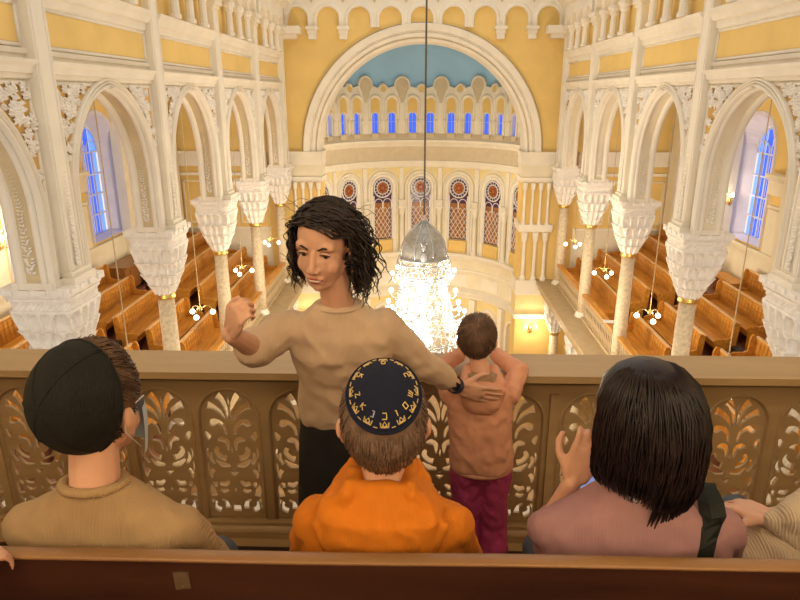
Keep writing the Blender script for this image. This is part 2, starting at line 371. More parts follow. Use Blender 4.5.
for j in range(6):
    a=2*PI*j/6; sub.tube([axT@V((.0962*math.sin(ph)*math.cos(a),.1067*math.sin(ph)*math.sin(a),.1168*math.cos(ph))) for ph in [math.radians(4+79*q/12) for q in range(13)]],.0009,4)
sub.tube([axT@V((.0952*math.cos(2*PI*j/72),.1055*math.sin(2*PI*j/72),.0121)) for j in range(72)],.0022,6,closed=True)
put(g,sub,T); g.build('skullcap','kippah_black',lb,True)
g=G(); sub=G(); rows=[]          # face mask
for i in range(13):
    v=i/12; z=-.022-.104*v; rows.append([V((( .073-.012*v**2)*math.sin(a),.035+(.082-.012*abs(v-.3))*math.cos(a)*(1 if abs(a)<1.2 else 1),z)) for a in [math.radians(-78+156*j/20) for j in range(21)]])
sub.grid(rows); put(g,sub,T); mk=g.build('face_mask','mask_blue',lb,True); 
for s in(-1,1):
    g=G(); sub=G(); sub.tube([(s*.066,.045,-.03),(s*.082,.0,.008),(s*.088,-.028,.0),(s*.086,-.03,-.03),(s*.066,.035,-.10)],.0013,5); put(g,sub,T); g.build('mask_loop','white_cloth',mk,True)
g=G(); sub=G(); 
sub.tube([(x,y,z) for x,y,z in ((.088,-.025,-.002),(.086,-.01,.006),(.084,.025,.007),(.082,.048,.006))],.0016,5); put(g,sub,T); g.build('glasses_arm','lead_white',lb,True)

# --- boy in the orange hoodie (centre)
hc=(-.066,1.19,-.640); T=headT(hc,math.radians(4),math.radians(6),0,1.04)
arms=[((-.205,1.16,-.865),(-.265,1.25,-1.08),(-.13,1.38,-1.15),(.3,1,-.1),(0,0,1),.9,(.3,.3,.35,.4),False),((.070,1.16,-.865),(.135,1.25,-1.08),(.02,1.38,-1.15),(-.3,1,-.1),(0,0,1),.9,(.3,.3,.35,.4),True)]
ob,tp=seated('person','boy seen from behind in bright orange hoodie and navy skullcap with gold embroidery',None,T,'skin_child','hoodie','hoodie_orange',hc,.178,-.785,arms=arms,neck_r=.045,yb=1.15,folds=.012)
g=G(); x=-.068; HB=len(g.v)      # hood lying on the shoulders
g.loft([((x,1.10,-.99),.02,.02,0),((x,1.085,-.95),.075,.04,0),((x,1.085,-.88),.118,.052,0),((x,1.10,-.82),.128,.062,0),((x,1.118,-.79),.105,.06,0),((x,1.13,-.772),.078,.055,0)],32)
for s in(-1,1): g.cap((x+s*.105,1.12,-.83),(x+s*.06,1.215,-.80),.026,.03); g.cap((x+s*.10,1.10,-.82),(x+s*.062,1.085,-.772),.026,.016); g.cap((x+s*.060,1.10,-.765),(x+s*.052,1.2,-.77),.016,.02); g.cap((x+s*.068,1.075,-.79),(x+s*.02,1.05,-.93),.010,.014); g.cap((x+s*.125,1.08,-.84),(x+s*.06,1.06,-.99),.012,.012)
g.cap((x-.05,1.10,-.772),(x+.05,1.10,-.772),.018,.018)
g.v=[(a,b,c+.022) for a,b,c in g.v]; g.smoothed('hood','hoodie_orange',.0055,2,ob,disp=.011,dsc=11)
hair_cap('hair','hair_ash',T,ob,lambda p:(p.z>.03 or p.y<.005) and p.z>-.088+max(0,p.y+.03)*1.0 and p.y<.082 and not(abs(p.x)>.066 and p.z<.0 and p.y>-.03),skip=lambda p:(p-V((0,-.014,.022))).normalized().dot(V((0,-.454,.891)))>.58,strands=1300,L=.045,seed=9,R=(.081,.102,.108),c=(0,-.014,.020),lift=.008,r=.0017)
# skullcap with gold embroidery
cT=Matrix.Translation((0,-.014,.022))@Matrix.Rotation(math.radians(27),4,'X')
rx,ry,rz=.0925,.1075,.1105
def cp(ph,a,k=1.0): return cT@V((rx*k*math.sin(ph)*math.cos(a),ry*k*math.sin(ph)*math.sin(a),rz*k*math.cos(ph)))
g=G(); sub=G(); PM=math.radians(49)
sub.grid([[cp(PM*i/20,2*PI*j/72) for j in range(72)] for i in range(21)],cv=True); sub.tube([cp(PM,2*PI*j/72,1.003) for j in range(72)],.0024,6,closed=True); put(g,sub,T)
kp=g.build('skullcap','kippah_navy',ob,True)
def emb(gl,a0,ph0,s,sub,r=.0009):   # glyph strokes in a local tangent frame: u along the rim, v towards the crown
    for st_ in gl:
        sub.tube([cp(ph0-(v*s)/.108,a0+(u*s)/(.1*math.sin(ph0)),1.012) for u,v in st_],r,4)
crown=[[(-.5,0),(.5,0)],[(-.5,0),(-.6,.6),(-.3,.25),(0,.7),(.3,.25),(.6,.6),(.5,0)],[(-.45,.12),(.45,.12)],[(-.2,.05),(-.2,.3)],[(.2,.05),(.2,.3)]]
glyphs={'kaf':[[(-.35,.8),(.3,.8),(.35,.4),(.3,0),(-.35,0)]],'zig':[[(-.3,.8),(.3,.8),(-.3,0),(.3,0)]],'kay':[[(-.3,0),(-.3,.8)],[(.3,.8),(-.3,.4),(.3,0)]],'gim':[[(-.2,.8),(.2,.8),(.2,0),(-.2,0)]],'vav':[[(-.1,.8),(.12,.8),(.12,0)]],'mem':[[(-.3,0),(-.3,.8),(.3,.8),(.3,0),(-.3,0)]],'shin':[[(-.4,.8),(-.3,0),(.3,0),(.4,.8)],[(0,.8),(0,0)]]}
g=G(); sub=G()
for q in range(12):
    emb(crown,-PI/2+2*PI*q/12,math.radians(43),.0155,sub,.0012)
    a=-PI/2+2*PI*(q+.5)/12; sub.tube([cp(math.radians(43.5),a-.06,1.012),cp(math.radians(43.5),a+.06,1.012)],.0011,4)
for q,nme in ((-2.6,'zig'),(-1.7,'kay'),(-.85,'gim'),(0,'kaf'),(.85,'vav'),(1.7,'mem'),(2.6,'shin'),(4,'kaf'),(6,'mem'),(8,'kay')):
    if nme=='gim': continue
    emb(glyphs[nme],-PI/2+2*PI*q/12,math.radians(35),.0135,sub,.0013)
put(g,sub,T); g.build('gold_embroidery','gold_flat',kp,True)
g=G(); sub=G(); emb(glyphs['gim'],-PI/2-2*PI*.85/12,math.radians(35),.0135,sub,.0013); put(g,sub,T); o=g.build('blue_embroidery','mask_blue',kp,True)

# --- woman in mauve with the dark bob (right)
hc=(.462,1.20,-.632); T=headT(hc,math.radians(24),math.radians(-2),0,1.0)
arms=[((.31,1.17,-.885),(.315,1.30,-.985),(.352,1.255,-.830),(.34,.02,1),(-.3,-1,0),.22,(.75,.85,.9,.95),False),((.655,1.17,-.88),(.71,1.27,-1.09),(.50,1.36,-1.15),(-.6,.6,.1),(0,0,1),.9,(.3,.3,.35,.4),True)]
rw,tp=seated('person','person with glossy dark bob in mauve top, seated with raised hand at the cheek',None,T,'skin','top','mauve',hc,.215,-.795,arms=arms,neck_r=.047,yb=1.155,child=False,folds=.008,collar=.07,hipw=.17,thick=.098)
ringtube(rw,'collar','white_cloth',(.462,1.152,-.770),.066,.048,.005,.004,60,.0)
# bob hair: shell widening towards the jaw plus long locks
g=G(); sub=G(); secs=[]
for z,rx_,ryf,ryb in ((.130,.0005,.0005,.0005),(.128,.012,.012,.012),(.124,.04,.04,.045),(.11,.066,.065,.075),(.085,.09,.085,.105),(.05,.105,.09,.125),(.01,.110,.07,.134),(-.03,.112,.045,.136),(-.07,.113,.03,.132),(-.105,.110,.022,.125),(-.125,.104,.018,.115)):
    row=[]
    for j in range(96):
        a=2*PI*j/96; x=rx_*math.cos(a); y=(ryf if math.sin(a)>0 else ryb)*math.sin(a)-.012
        k=1+.012*math.sin(a*31+z*20)+.02*noise.noise(V((x*20,y*20,z*6)))
        zz=z+(.030*max(0,-math.cos(a))*(1 if z<-.09 else .5 if z<-.05 else 0))-(.02*max(0,math.sin(-a))*(1 if z<-.06 else 0))+ (.010*math.sin(a*13)*(1 if z<-.1 else 0))
        row.append(V((x*k*.95,y*k*.95,zz)))
    secs.append(row)
sub.grid(secs,cv=True)
rng=random.Random(21)
for i in range(520):
    a=rng.uniform(-PI-.35,.35); P=[]; dl=rng.uniform(-.022,.012); kk=rng.uniform(.97,1.04)*.955; tw=rng.uniform(-.22,.22)
    for (z,rx_,ryb) in ((.124,.03,.03),(.11,.066,.075),(.085,.09,.105),(.05,.105,.126),(.01,.111,.136),(-.03,.114,.138),(-.07,.115,.134),(-.11,.112,.126),(-.135,.104,.114),(-.152,.094,.100)):
        t=(.124-z)/.27; aa=a+tw*t; y=(ryb if math.sin(aa)<0 else ryb*.5)*math.sin(aa)-.012
        P.append(V((rx_*kk*math.cos(aa)+.004*math.sin(t*9+i),y*kk+.003*math.sin(t*7+i*2),z+dl*t+.040*max(0,-math.cos(aa))*t*t)))
    sub.tube(P,[.001]+[.0024]*7+[.0018,.0005],4)
for i in range(26):   # longer tips at the nape
    a=rng.uniform(-2.1,-1.2); l=rng.uniform(.02,.05); b=V((.095*math.cos(a),-.012+.11*math.sin(a),-.12)); sub.tube([b,b+V((.004,.004,-.03)),b+V((rng.uniform(-.01,.01),.012,-.04-l))],[.004,.0035,.0006],4)
put(g,sub,T); g.build('hair','hair_plum',rw,True)
from mathutils.bvhtree import BVHTree
bv=BVHTree.FromPolygons([v.co[:] for v in tp.data.vertices],[tuple(p.vertices) for p in tp.data.polygons])
rows=[]
for x_,z_ in ((.598,-.80),(.592,-.82),(.585,-.85),(.578,-.88),(.568,-.92),(.556,-.97),(.54,-1.04)):
    r_=[]
    for e in(-.021,-.007,.007,.021):
        h=bv.ray_cast(V((x_+e,.9,z_+e*.25)),V((0,1,0)))[0]; yy=h.y if h else 1.10; r_.append(V((x_+e,yy-.004,z_+e*.25)))
    rows.append([r_[0]+V((0,.003,0))]+r_+[r_[3]+V((0,.003,0))])
top_=[p+V((.004,.07,.028)) for p in rows[0]]; mid_=[p+V((.002,.022,.018)) for p in rows[0]]
rows=[top_,mid_]+rows
g=G(); g.grid(rows,cv=True,caps=True)
t=thing('shoulder_bag','black shoulder bag strap across the back of the mauve top','bag',(.60,1.05,-1.15))
g.build('strap','strap_black',t); 
g=G(); g.box(.47,.60,1.0,1.035,-1.19,-1.04); g.build('bag_body','strap_black',t)
# phone held low beside the cheek
ph=thing('smartphone','smartphone with glowing blue picture held up beside the mauve-clad woman','phone',(.385,1.33,-.83))
PT=Matrix.Translation((.428,1.345,-.868))@Matrix.Rotation(math.radians(-6),4,'Z')@Matrix.Rotation(math.radians(-28),4,'X')@Matrix.Rotation(math.radians(18),4,'Y')
g=G(); g.box(-.036,.036,-.004,.004,-.075,.075,T=PT); g.build('phone_case','phone_body',ph)
g=G(); g.box(-.033,.033,-.0048,-.0041,-.070,.070,T=PT); g.build('screen','phone_screen',ph)

# --- person in the cream coat at the right edge and the hand at the left edge
hc=(1.09,1.40,-.70); T=headT(hc,math.radians(25),0,0,1)
arms=[((1.0,1.34,-.96),(.975,1.27,-1.05),(.885,1.36,-.995),(-.50,.85,-.15),(0,-.3,1),.92,(.2,.25,.3,.3),False),((1.25,1.37,-.97),(1.25,1.45,-1.2),(1.12,1.52,-1.21),(-.5,.8,0),(0,0,1),.9,(.3,.3,.3,.3),True)]
cw,tp=seated('person','person in cream woolly coat cut off by the right edge, hands in lap',None,T,'skin','coat','cream_coat',hc,.20,-.895,arms=arms,yb=1.34,child=False,folds=.008,thick=.11,hipw=.2)
g=G(); g.ell((.955,1.36,-1.12),(.15,.15,.12),nu=14,nv=24); g.ell((1.1,1.42,-1.16),(.16,.2,.09)); g.smoothed('coat_skirt','cream_coat',.007,3,cw,disp=.012,dsc=8)
hair_cap('hair','hair_brown',T,cw,lambda p:p.z>-.06 and p.y<.05,strands=300,L=.08,seed=13)
hc=(-1.22,.62,-.10); T=headT(hc,math.radians(0),0,0,1)
lw=thing('person','person at the left edge with one hand on the bench top, blue sleeve','person',(-1.22,.6,-1.62))
g=G(); put(g,head_sub(False),T); g.cap((-1.22,.6,-.16),(-1.22,.6,-.3),.05,.055); g.loft([((-1.22,.6,-1.0),.15,.1,0),((-1.22,.6,-.7),.13,.1,0),((-1.22,.6,-.4),.17,.1,0),((-1.22,.6,-.3),.08,.06,0)])
g.cap((-1.05,.6,-.4),(-.98,.72,-.68),.045,.036); g.cap((-.98,.72,-.68),(-.798,.84,-.772),.036,.026)
put(g,hand_sub((.5,.6,.6,.6)),basis((-.792,.850,-.772),(.42,1,.0),(0,-.2,1),.98))
for s in(-1,1): g.cap((-1.22+s*.08,.6,-1.0),(-1.22+s*.09,.6,-1.55),.08,.04); g.cap((-1.22+s*.09,.57,-1.585),(-1.22+s*.09,.72,-1.59),.03,.026)
g.smoothed('body',['skin','lips'],.006,2,lw,post=face_post(T)); face_parts(T,lw)
g=G(); g.loft([((-1.22,.6,-1.02),.18,.12,0),((-1.22,.6,-.7),.16,.12,0),((-1.22,.6,-.4),.19,.12,0),((-1.22,.6,-.3),.09,.07,0)]); g.cap((-1.05,.6,-.4),(-.98,.72,-.68),.06,.05); g.cap((-.98,.72,-.68),(-.83,.815,-.755),.05,.034); g.cap((-1.39,.6,-.4),(-1.42,.6,-.8),.06,.05)
g.smoothed('jacket','mask_blue',.008,3,lw,disp=.004)
g=G()
for s in(-1,1): g.cap((-1.22+s*.08,.6,-1.0),(-1.22+s*.09,.6,-1.5),.1,.06)
g.smoothed('trousers','jeans',.01,3,lw)
hair_cap('hair','hair_brown',T,lw,lambda p:p.z>-.05 and p.y<.05,strands=300,L=.06,seed=14)

# --- woman standing in front of the railing, facing the camera
hc=V((-.262,1.775,-.402)); T=headT(hc,math.radians(180-14),math.radians(-12),math.radians(-4),1.03)
wo=thing('person','standing woman with curly dark hair, beige sweater and black skirt, arms spread, smiling','person',(-.22,2.0,-1.95))
g=G(); put(g,head_sub(False),T)
nb=V((-.235,1.83,-.60)); g.cap(hc+V((.01,.02,-.04)),nb,.047,.05); g.cap(nb,nb+V((0,.03,-.10)),.046,.055)
shL,elL,wrL=V((-.385,1.85,-.675)),V((-.485,1.80,-.735)),V((-.500,1.61,-.615))      # image left
shR,elR,wrR=V((-.100,1.87,-.675)),V((.01,1.96,-.835)),V((.150,2.125,-1.005))         # image right
g.cap(shL,shR,.036,.036); g.loft([((-.235,1.97,-1.08),.13,.085,0),((-.235,1.93,-.92),.12,.085,0),((-.237,1.87,-.75),.14,.085,0),((-.238,1.85,-.69),.11,.05,0)])
g.cap(shL,elL,.044,.036); g.cap(elL,wrL,.038,.026); g.cap(shR,elR,.044,.036); g.cap(elR,wrR,.036,.025)
put(g,hand_sub((1.1,1.15,1.2,1.2),.75,.02),basis(wrL+V((0.003,-.01,.012)),(.30,-.30,.62),(-.65,-.75,.1),.95,False))
put(g,hand_sub((.12,.12,.15,.2),.2,.10),basis(wrR+V((.012,.004,-.006)),(1,.03,-.32),(0,-1,-.15),1.0,False))
for s in(-1,1):
    g.cap((-.22+s*.07,2.0,-1.1),(-.22+s*.075,2.03,-1.5),.085,.055); g.cap((-.22+s*.075,2.03,-1.5),(-.22+s*.075,2.02,-1.88),.052,.032); g.cap((-.22+s*.075,2.04,-1.905),(-.22+s*.085,1.88,-1.925),.032,.022)
body=g.smoothed('body',['skin','lips'],.0032,5,wo,post=face_post(T)); face_parts(T,wo)
g=G(); sub=G(); sub.tube([(-.021,.0835,-.0672),(-.01,.0890,-.0695),(.01,.0890,-.0695),(.021,.0835,-.0672)],[.001,.0024,.0024,.001],6); put(g,sub,T); g.build('teeth','teeth',wo,True)
g=G(); x=-.238
g.loft([((-.235,1.975,-1.055),.155,.10,0),((-.235,1.965,-1.02),.165,.112,0),((-.235,1.95,-.96),.162,.112,0),((-.235,1.93,-.88),.150,.108,0),((-.237,1.885,-.77),.158,.112,0),((-.240,1.865,-.70),.165,.098,0),((-.240,1.853,-.662),.150,.078,0),((-.239,1.845,-.632),.112,.064,0),((-.237,1.838,-.608),.080,.056,0),((-.235,1.832,-.595),.070,.052,0)],40)
g.cap(shL,elL,.054,.060); g.cap(elL,elL+(wrL-elL)*.12,.060,.058); g.cap(shR,elR,.054,.052); g.cap(elR,elR+(wrR-elR)*.62,.052,.042)
sw_=g.smoothed('sweater','sweater_beige',.006,3,wo,disp=.013,dsc=8)
ringtube(wo,'neckband','sweater_beige',(-.235,1.832,-.600),.071,.053,.006,-.006,60,.0)
e=elL+(wrL-elL)*.34; 
g=G(); g.loft([((-.225,1.985,-1.86),.23,.17,0),((-.225,1.985,-1.5),.20,.15,0),((-.228,1.985,-1.2),.178,.13,0),((-.232,1.98,-1.05),.162,.11,0),((-.233,1.975,-.99),.150,.10,0)],40); g.smoothed('skirt','skirt_black',.009,3,wo,disp=.006)
for s in(-1,1): G().cap((-.22+s*.075,2.04,-1.912),(-.22+s*.085,1.87,-1.922),.036,.026).smoothed('shoe','dark_metal',.008,2,wo)
# watch
d=(wrR-elR).normalized(); c0=wrR-d*.012; u=d.orthogonal().normalized(); w_=d.cross(u)
g=G(); rows=[]
for o_,r_ in ((-.012,.0285),(-.012,.0315),(.012,.0305),(.012,.0275)): rows.append([c0+d*o_+(u*math.cos(2*PI*j/32)+w_*math.sin(2*PI*j/32))*r_ for j in range(32)])
g.grid(rows,cu=True,cv=True); wt=g.build('watch_strap','watch_blue',wo,True)
fc=c0+V((0,-1,.35)).normalized()*.031; TT=basis(fc,d,V((0,-1,.35)),1); g=G(); g.box(-.014,.014,-.017,.017,-.004,.006,T=TT); g.build('watch_face','phone_body',wt)
# earring hoops
for s in(-1,):
    g=G(); sub=G(); sub.tube([(s*.083,-.006+.022*math.sin(2*PI*i/24),-.078+.026*math.cos(2*PI*i/24)) for i in range(24)],.0014,5,closed=True); put(g,sub,T); g.build('hoop_earring','brass',wo,True)
# curly hair
g=G(); sub=G(); rng=random.Random(31)
def shell(keep,R,c,nu=30,nv=48,wv=.05):
    vs=[];fs=[]
    for i in range(nu+1):
        for j in range(nv):
            ph=PI*i/nu; th=2*PI*j/nv; d_=V((math.sin(ph)*math.cos(th),math.sin(ph)*math.sin(th),math.cos(ph))); k=1+wv*noise.noise(d_*4)+.02*math.sin(th*17+ph*9)
            vs.append(V(c)+V((d_.x*R[0],d_.y*R[1],d_.z*R[2]))*k)
    for i in range(nu):
        for j in range(nv):
            q=(vs[i*nv+j]+vs[(i+1)*nv+(j+1)%nv])*.5
            if keep(q): fs.append((i*nv+j,(i+1)*nv+j,(i+1)*nv+(j+1)%nv,i*nv+(j+1)%nv))
    sub.add(vs,fs)
hairline=lambda p:(p.y<.035 or (p.z>.062+max(0,p.y-.04)*.6)) and (p.z>.02 or p.y<.012 or abs(p.x)>.074)
shell(lambda p:hairline(p) and p.z>-.10,(.083,.101,.096),(0,-.014,.028))
for (c_,r_) in (((0,-.06,-.06),(.078,.042,.09)),((-.088,-.025,-.07),(.020,.034,.085)),((.080,-.03,-.06),(.014,.030,.07))): sub.ell(c_,r_,nu=12,nv=20)
n=0; O=V((0,-.014,.028)); HR=(.085,.103,.098)
while n<560:
    d_=V((rng.gauss(0,1),rng.gauss(0,1),rng.gauss(0,1))).normalized(); p=O+V((d_.x*HR[0],d_.y*HR[1],d_.z*HR[2]))
    if not hairline(p) or p.z<-.06: continue
    n+=1; left=p.x<.03+rng.gauss(0,.012)
    if p.y<-.06 and rng.random()<.6: tg=V((rng.gauss(0,.05),-.085+rng.gauss(0,.015),-.12+rng.gauss(0,.03)))
    elif left: tg=V((-.100+rng.gauss(0,.019),-.02+rng.gauss(0,.026),-.125+rng.gauss(0,.032)))
    else: tg=V((.088+rng.gauss(0,.011),-.025+rng.gauss(0,.018),-.115+rng.gauss(0,.028)))
    if rng.random()<.22: tg.z+=rng.uniform(.03,.09)
    tg.z=max(tg.z,-.178)
    sx_=-1 if left else 1; tn=V((sx_*.055,-.02,-.01)) if p.z>.04 else V((0,0,-.04)); tn=tn-d_*tn.dot(d_)
    P1=p+tn+d_*.012; P2=tg+V((sx_*.018,-.005,.075)); K=30; P=[]; phs=rng.uniform(0,6.28); w0=rng.uniform(.003,.0085); fr_=rng.uniform(.75,1.15)
    for q in range(K):
        t=q/(K-1); b=p*(1-t)**3+P1*3*t*(1-t)**2+P2*3*t*t*(1-t)+tg*t**3
        e=b-O; el=V((e.x/HR[0],e.y/HR[1],e.z/HR[2])); 
        if el.length<1.02+.06*t and b.z>-.07: b=O+e*((1.02+.06*t)/el.length)
        if b.y>.01 and b.z<.055 and abs(b.x)<.088: b.x=.088*sx_; b.y=min(b.y,.03)
        w2=w0*min(1,t*2.2); b=b+V((math.cos(phs+q*fr_)*w2,math.sin(phs+q*fr_)*w2,.4*w2*math.sin(phs+q*fr_)))
        P.append(b)
    sub.tube(P,[.0027*(1-.75*(q/(K-1))**3) for q in range(K)],4)
for i in range(40):    # stray wisps
    a=rng.uniform(0,2*PI); b=V((.09*math.cos(a),-.014+.1*math.sin(a)*(.6),rng.uniform(-.1,.11)));
    if b.y>.02: continue
    dd=V((math.cos(a)+rng.uniform(-.4,.4),-.3,rng.uniform(-.6,.6))).normalized(); sub.tube([b+dd*.02*q+V((0,0,.006*math.sin(q*1.7+i))) for q in range(4)],.0007,3)
put(g,sub,T); g.build('hair','hair_black',wo,True)

# --- child at the railing
hc=V((.232,2.285,-.885)); T=headT(hc,math.radians(-6),math.radians(8),0,.83)
kd=thing('person','small child from behind in peach hoodie and magenta trousers, leaning on the railing','person',(.27,2.25,-1.95))
g=G(); put(g,head_sub(True),T); x=.25
g.cap(hc+V((0,-.01,-.04)),(x,2.25,-1.01),.034,.038); g.loft([((x+.01,2.25,-1.42),.085,.065,0),((x+.005,2.25,-1.25),.09,.06,0),((x,2.25,-1.10),.10,.06,0),((x,2.25,-1.04),.07,.045,0)])
for s in(-1,1):
    sh=V((x+s*.115,2.25,-1.085)); el=V((x+s*.155,2.34,-1.035)); wr=V((x+s*.06,2.43,-.985)); g.cap(sh,el,.028,.024); g.cap(el,wr,.024,.017)
    put(g,hand_sub((.5,.5,.5,.5)),basis(wr,(-s*.6,.3,.35),(0,-.5,1),.68,s>0))
    g.cap((x+.01+s*.05,2.25,-1.42),(x+.015+s*.055,2.27,-1.68),.055,.04); g.cap((x+.015+s*.055,2.27,-1.68),(x+.02+s*.06,2.25,-1.90),.037,.026); g.cap((x+.02+s*.06,2.24,-1.92),(x+.02+s*.065,2.34,-1.93),.024,.02)
g.smoothed('body',['skin_child','lips'],.0045,2,kd,post=face_post(T,False)); face_parts(T,kd,brow='hair_brown')
g=G(); g.loft([((x+.015,2.25,-1.415),.108,.082,0),((x+.015,2.25,-1.40),.122,.095,0),((x+.012,2.25,-1.33),.126,.10,0),((x+.005,2.25,-1.22),.122,.092,0),((x,2.25,-1.12),.128,.08,0),((x,2.25,-1.075),.112,.066,0),((x,2.25,-1.045),.078,.052,0)],36)
for s in(-1,1):
    sh=V((x+s*.112,2.25,-1.10)); el=V((x+s*.155,2.34,-1.035)); wr=V((x+s*.08,2.41,-1.0)); g.cap(sh,el,.044,.038); g.cap(el,wr,.038,.03)
g.smoothed('hoodie','hoodie_peach',.0055,3,kd,disp=.010,dsc=12)
g=G(); g.ell((x,2.178,-1.085),(.078,.036,.062),nu=14,nv=24); g.ell((x,2.185,-1.05),(.086,.040,.040),nu=14,nv=24)
for q in range(9): a=PI*q/8; a2=PI*(q+1)/8; (g.cap((x+.072*math.cos(a),2.172+.01*math.sin(a),-1.045-.062*math.sin(a)),(x+.072*math.cos(a2),2.172+.01*math.sin(a2),-1.045-.062*math.sin(a2)),.016,.016) if q<8 else None)
for s in(-1,1): g.cap((x+s*.065,2.19,-1.025),(x+s*.05,2.27,-1.0),.022,.022)
g.smoothed('hood','hoodie_peach',.005,3,kd,disp=.004,dsc=14)
g=G(); g.loft([((x,2.203,-1.045),.03,.01,0),((x,2.20,-1.02),.052,.02,0),((x,2.215,-.995),.056,.022,0)],24); g.smoothed('hood_lining','hood_lining',.004,2,kd,disp=.002)
ringtube(kd,'hem_rib','hoodie_peach',(x+.015,2.25,-1.408),.112,.086,.012,0,90,.10)
g=G()
for s in(-1,1):
    g.cap((x+.012+s*.05,2.25,-1.44),(x+.02+s*.055,2.27,-1.68),.075,.062); g.cap((x+.02+s*.055,2.27,-1.68),(x+.02+s*.062,2.25,-1.87),.062,.058)
g.ell((x+.015,2.25,-1.42),(.115,.086,.05)); g.smoothed('trousers','pants_magenta',.006,3,kd,disp=.012,dsc=12)
for s in(-1,1): G().cap((x+.02+s*.06,2.22,-1.918),(x+.02+s*.065,2.36,-1.922),.034,.028).smoothed('shoe','white_cloth',.007,2,kd)
hair_cap('hair','hair_child',T,kd,lambda p:(p.z>.035 or p.y<.0) and p.z>-.07+max(0,p.y+.03)*1.0 and p.y<.08 and not(abs(p.x)>.066 and p.z<.0 and p.y>-.03),strands=900,L=.05,seed=19,R=(.085,.105,.10),lift=.009,r=.002)
# ------------------------------------------------------------------ arch curves
def pointed(a,h,n=14,z0=0,yc=0,off=0):
    r=(a*a+h*h)/(2*a); ang=math.asin(min(1,h/r)); L=[]
    for i in range(n+1):
        t=ang*i/n; L.append((-( (r+off)*math.cos(t)-(r-a)), (r+off)*math.sin(t)))
    if off:  # cut the outer curve at the axis
        L=[p for p in L if p[0]<0]; x=0; zz=math.sqrt(max(0,(r+off)**2-(r-a)**2)); L.append((0,zz))
    R=[(-p[0],p[1]) for p in L[:-1]][::-1]
    return [(yc+p[0],z0+p[1]) for p in L+R]
def rnd(r,n=16,c=(0,0),a0=180,a1=0):
    return [(c[0]+r*math.cos(math.radians(a0+(a1-a0)*i/n)),c[1]+r*math.sin(math.radians(a0+(a1-a0)*i/n))) for i in range(n+1)]
def leaf(g,mp,a,b,ang,L,W,d,lift,mi=0):   # a raised pointed leaf in wall space
    ca,sa=math.cos(ang),math.sin(ang)
    P=[(0,0,d),(.3,.5,d),(.7,.38,d+lift*.5),(1,0,d+lift*.3),(.7,-.38,d+lift*.5),(.3,-.5,d),(.45,0,d+lift),]
    vs=[mp(a+ca*u*L-sa*w*W,b+sa*u*L+ca*w*W,dd) for u,w,dd in P]
    g.add(vs,[(0,1,6),(1,2,6),(2,3,6),(3,4,6),(4,5,6),(5,0,6)],mi)
def acanthus(g,mp,a,b,ang,s,d,rng):
    for k,(da,l) in enumerate([(0,1),(.7,.8),(-.7,.8),(1.35,.55),(-1.35,.55)]):
        leaf(g,mp,a,b,ang+da+rng.uniform(-.15,.15),s*l,s*.36,d,.07)

# ------------------------------------------------------------------ side arcades
COLY=[4.83+3.87*k for k in range(6)]      # 4.83 ... 24.18
WX=5.13
def side_map(sd): return lambda y,z,d:(CX+sd*(WX-d),y,z)
def bands(g,mp,y0,y1,prof,mi=0):          # horizontal moulding: prof list of (z,d)
    a=[mp(y0,z,d) for z,d in prof]; b=[mp(y1,z,d) for z,d in prof]; g.grid([a,b],mi=mi)
    if len(prof)>2 and abs(y1-y0)<6: g.add(a+b,[tuple(range(len(a))),tuple(range(len(a),2*len(a)))],mi)
AH=1.44; ARISE=1.60; ZS=-2.5; ZA=-1.45; TH=.44
def bayarch(yc,off=0,n=14):
    P=pointed(AH,ARISE,n,ZA,yc,off); a=P[0][0]; b=P[-1][0]
    return [(a,ZS+(ZA-ZS)*i/4) for i in range(4)]+P+[(b,ZS+(ZA-ZS)*i/4) for i in (3,2,1,0)]
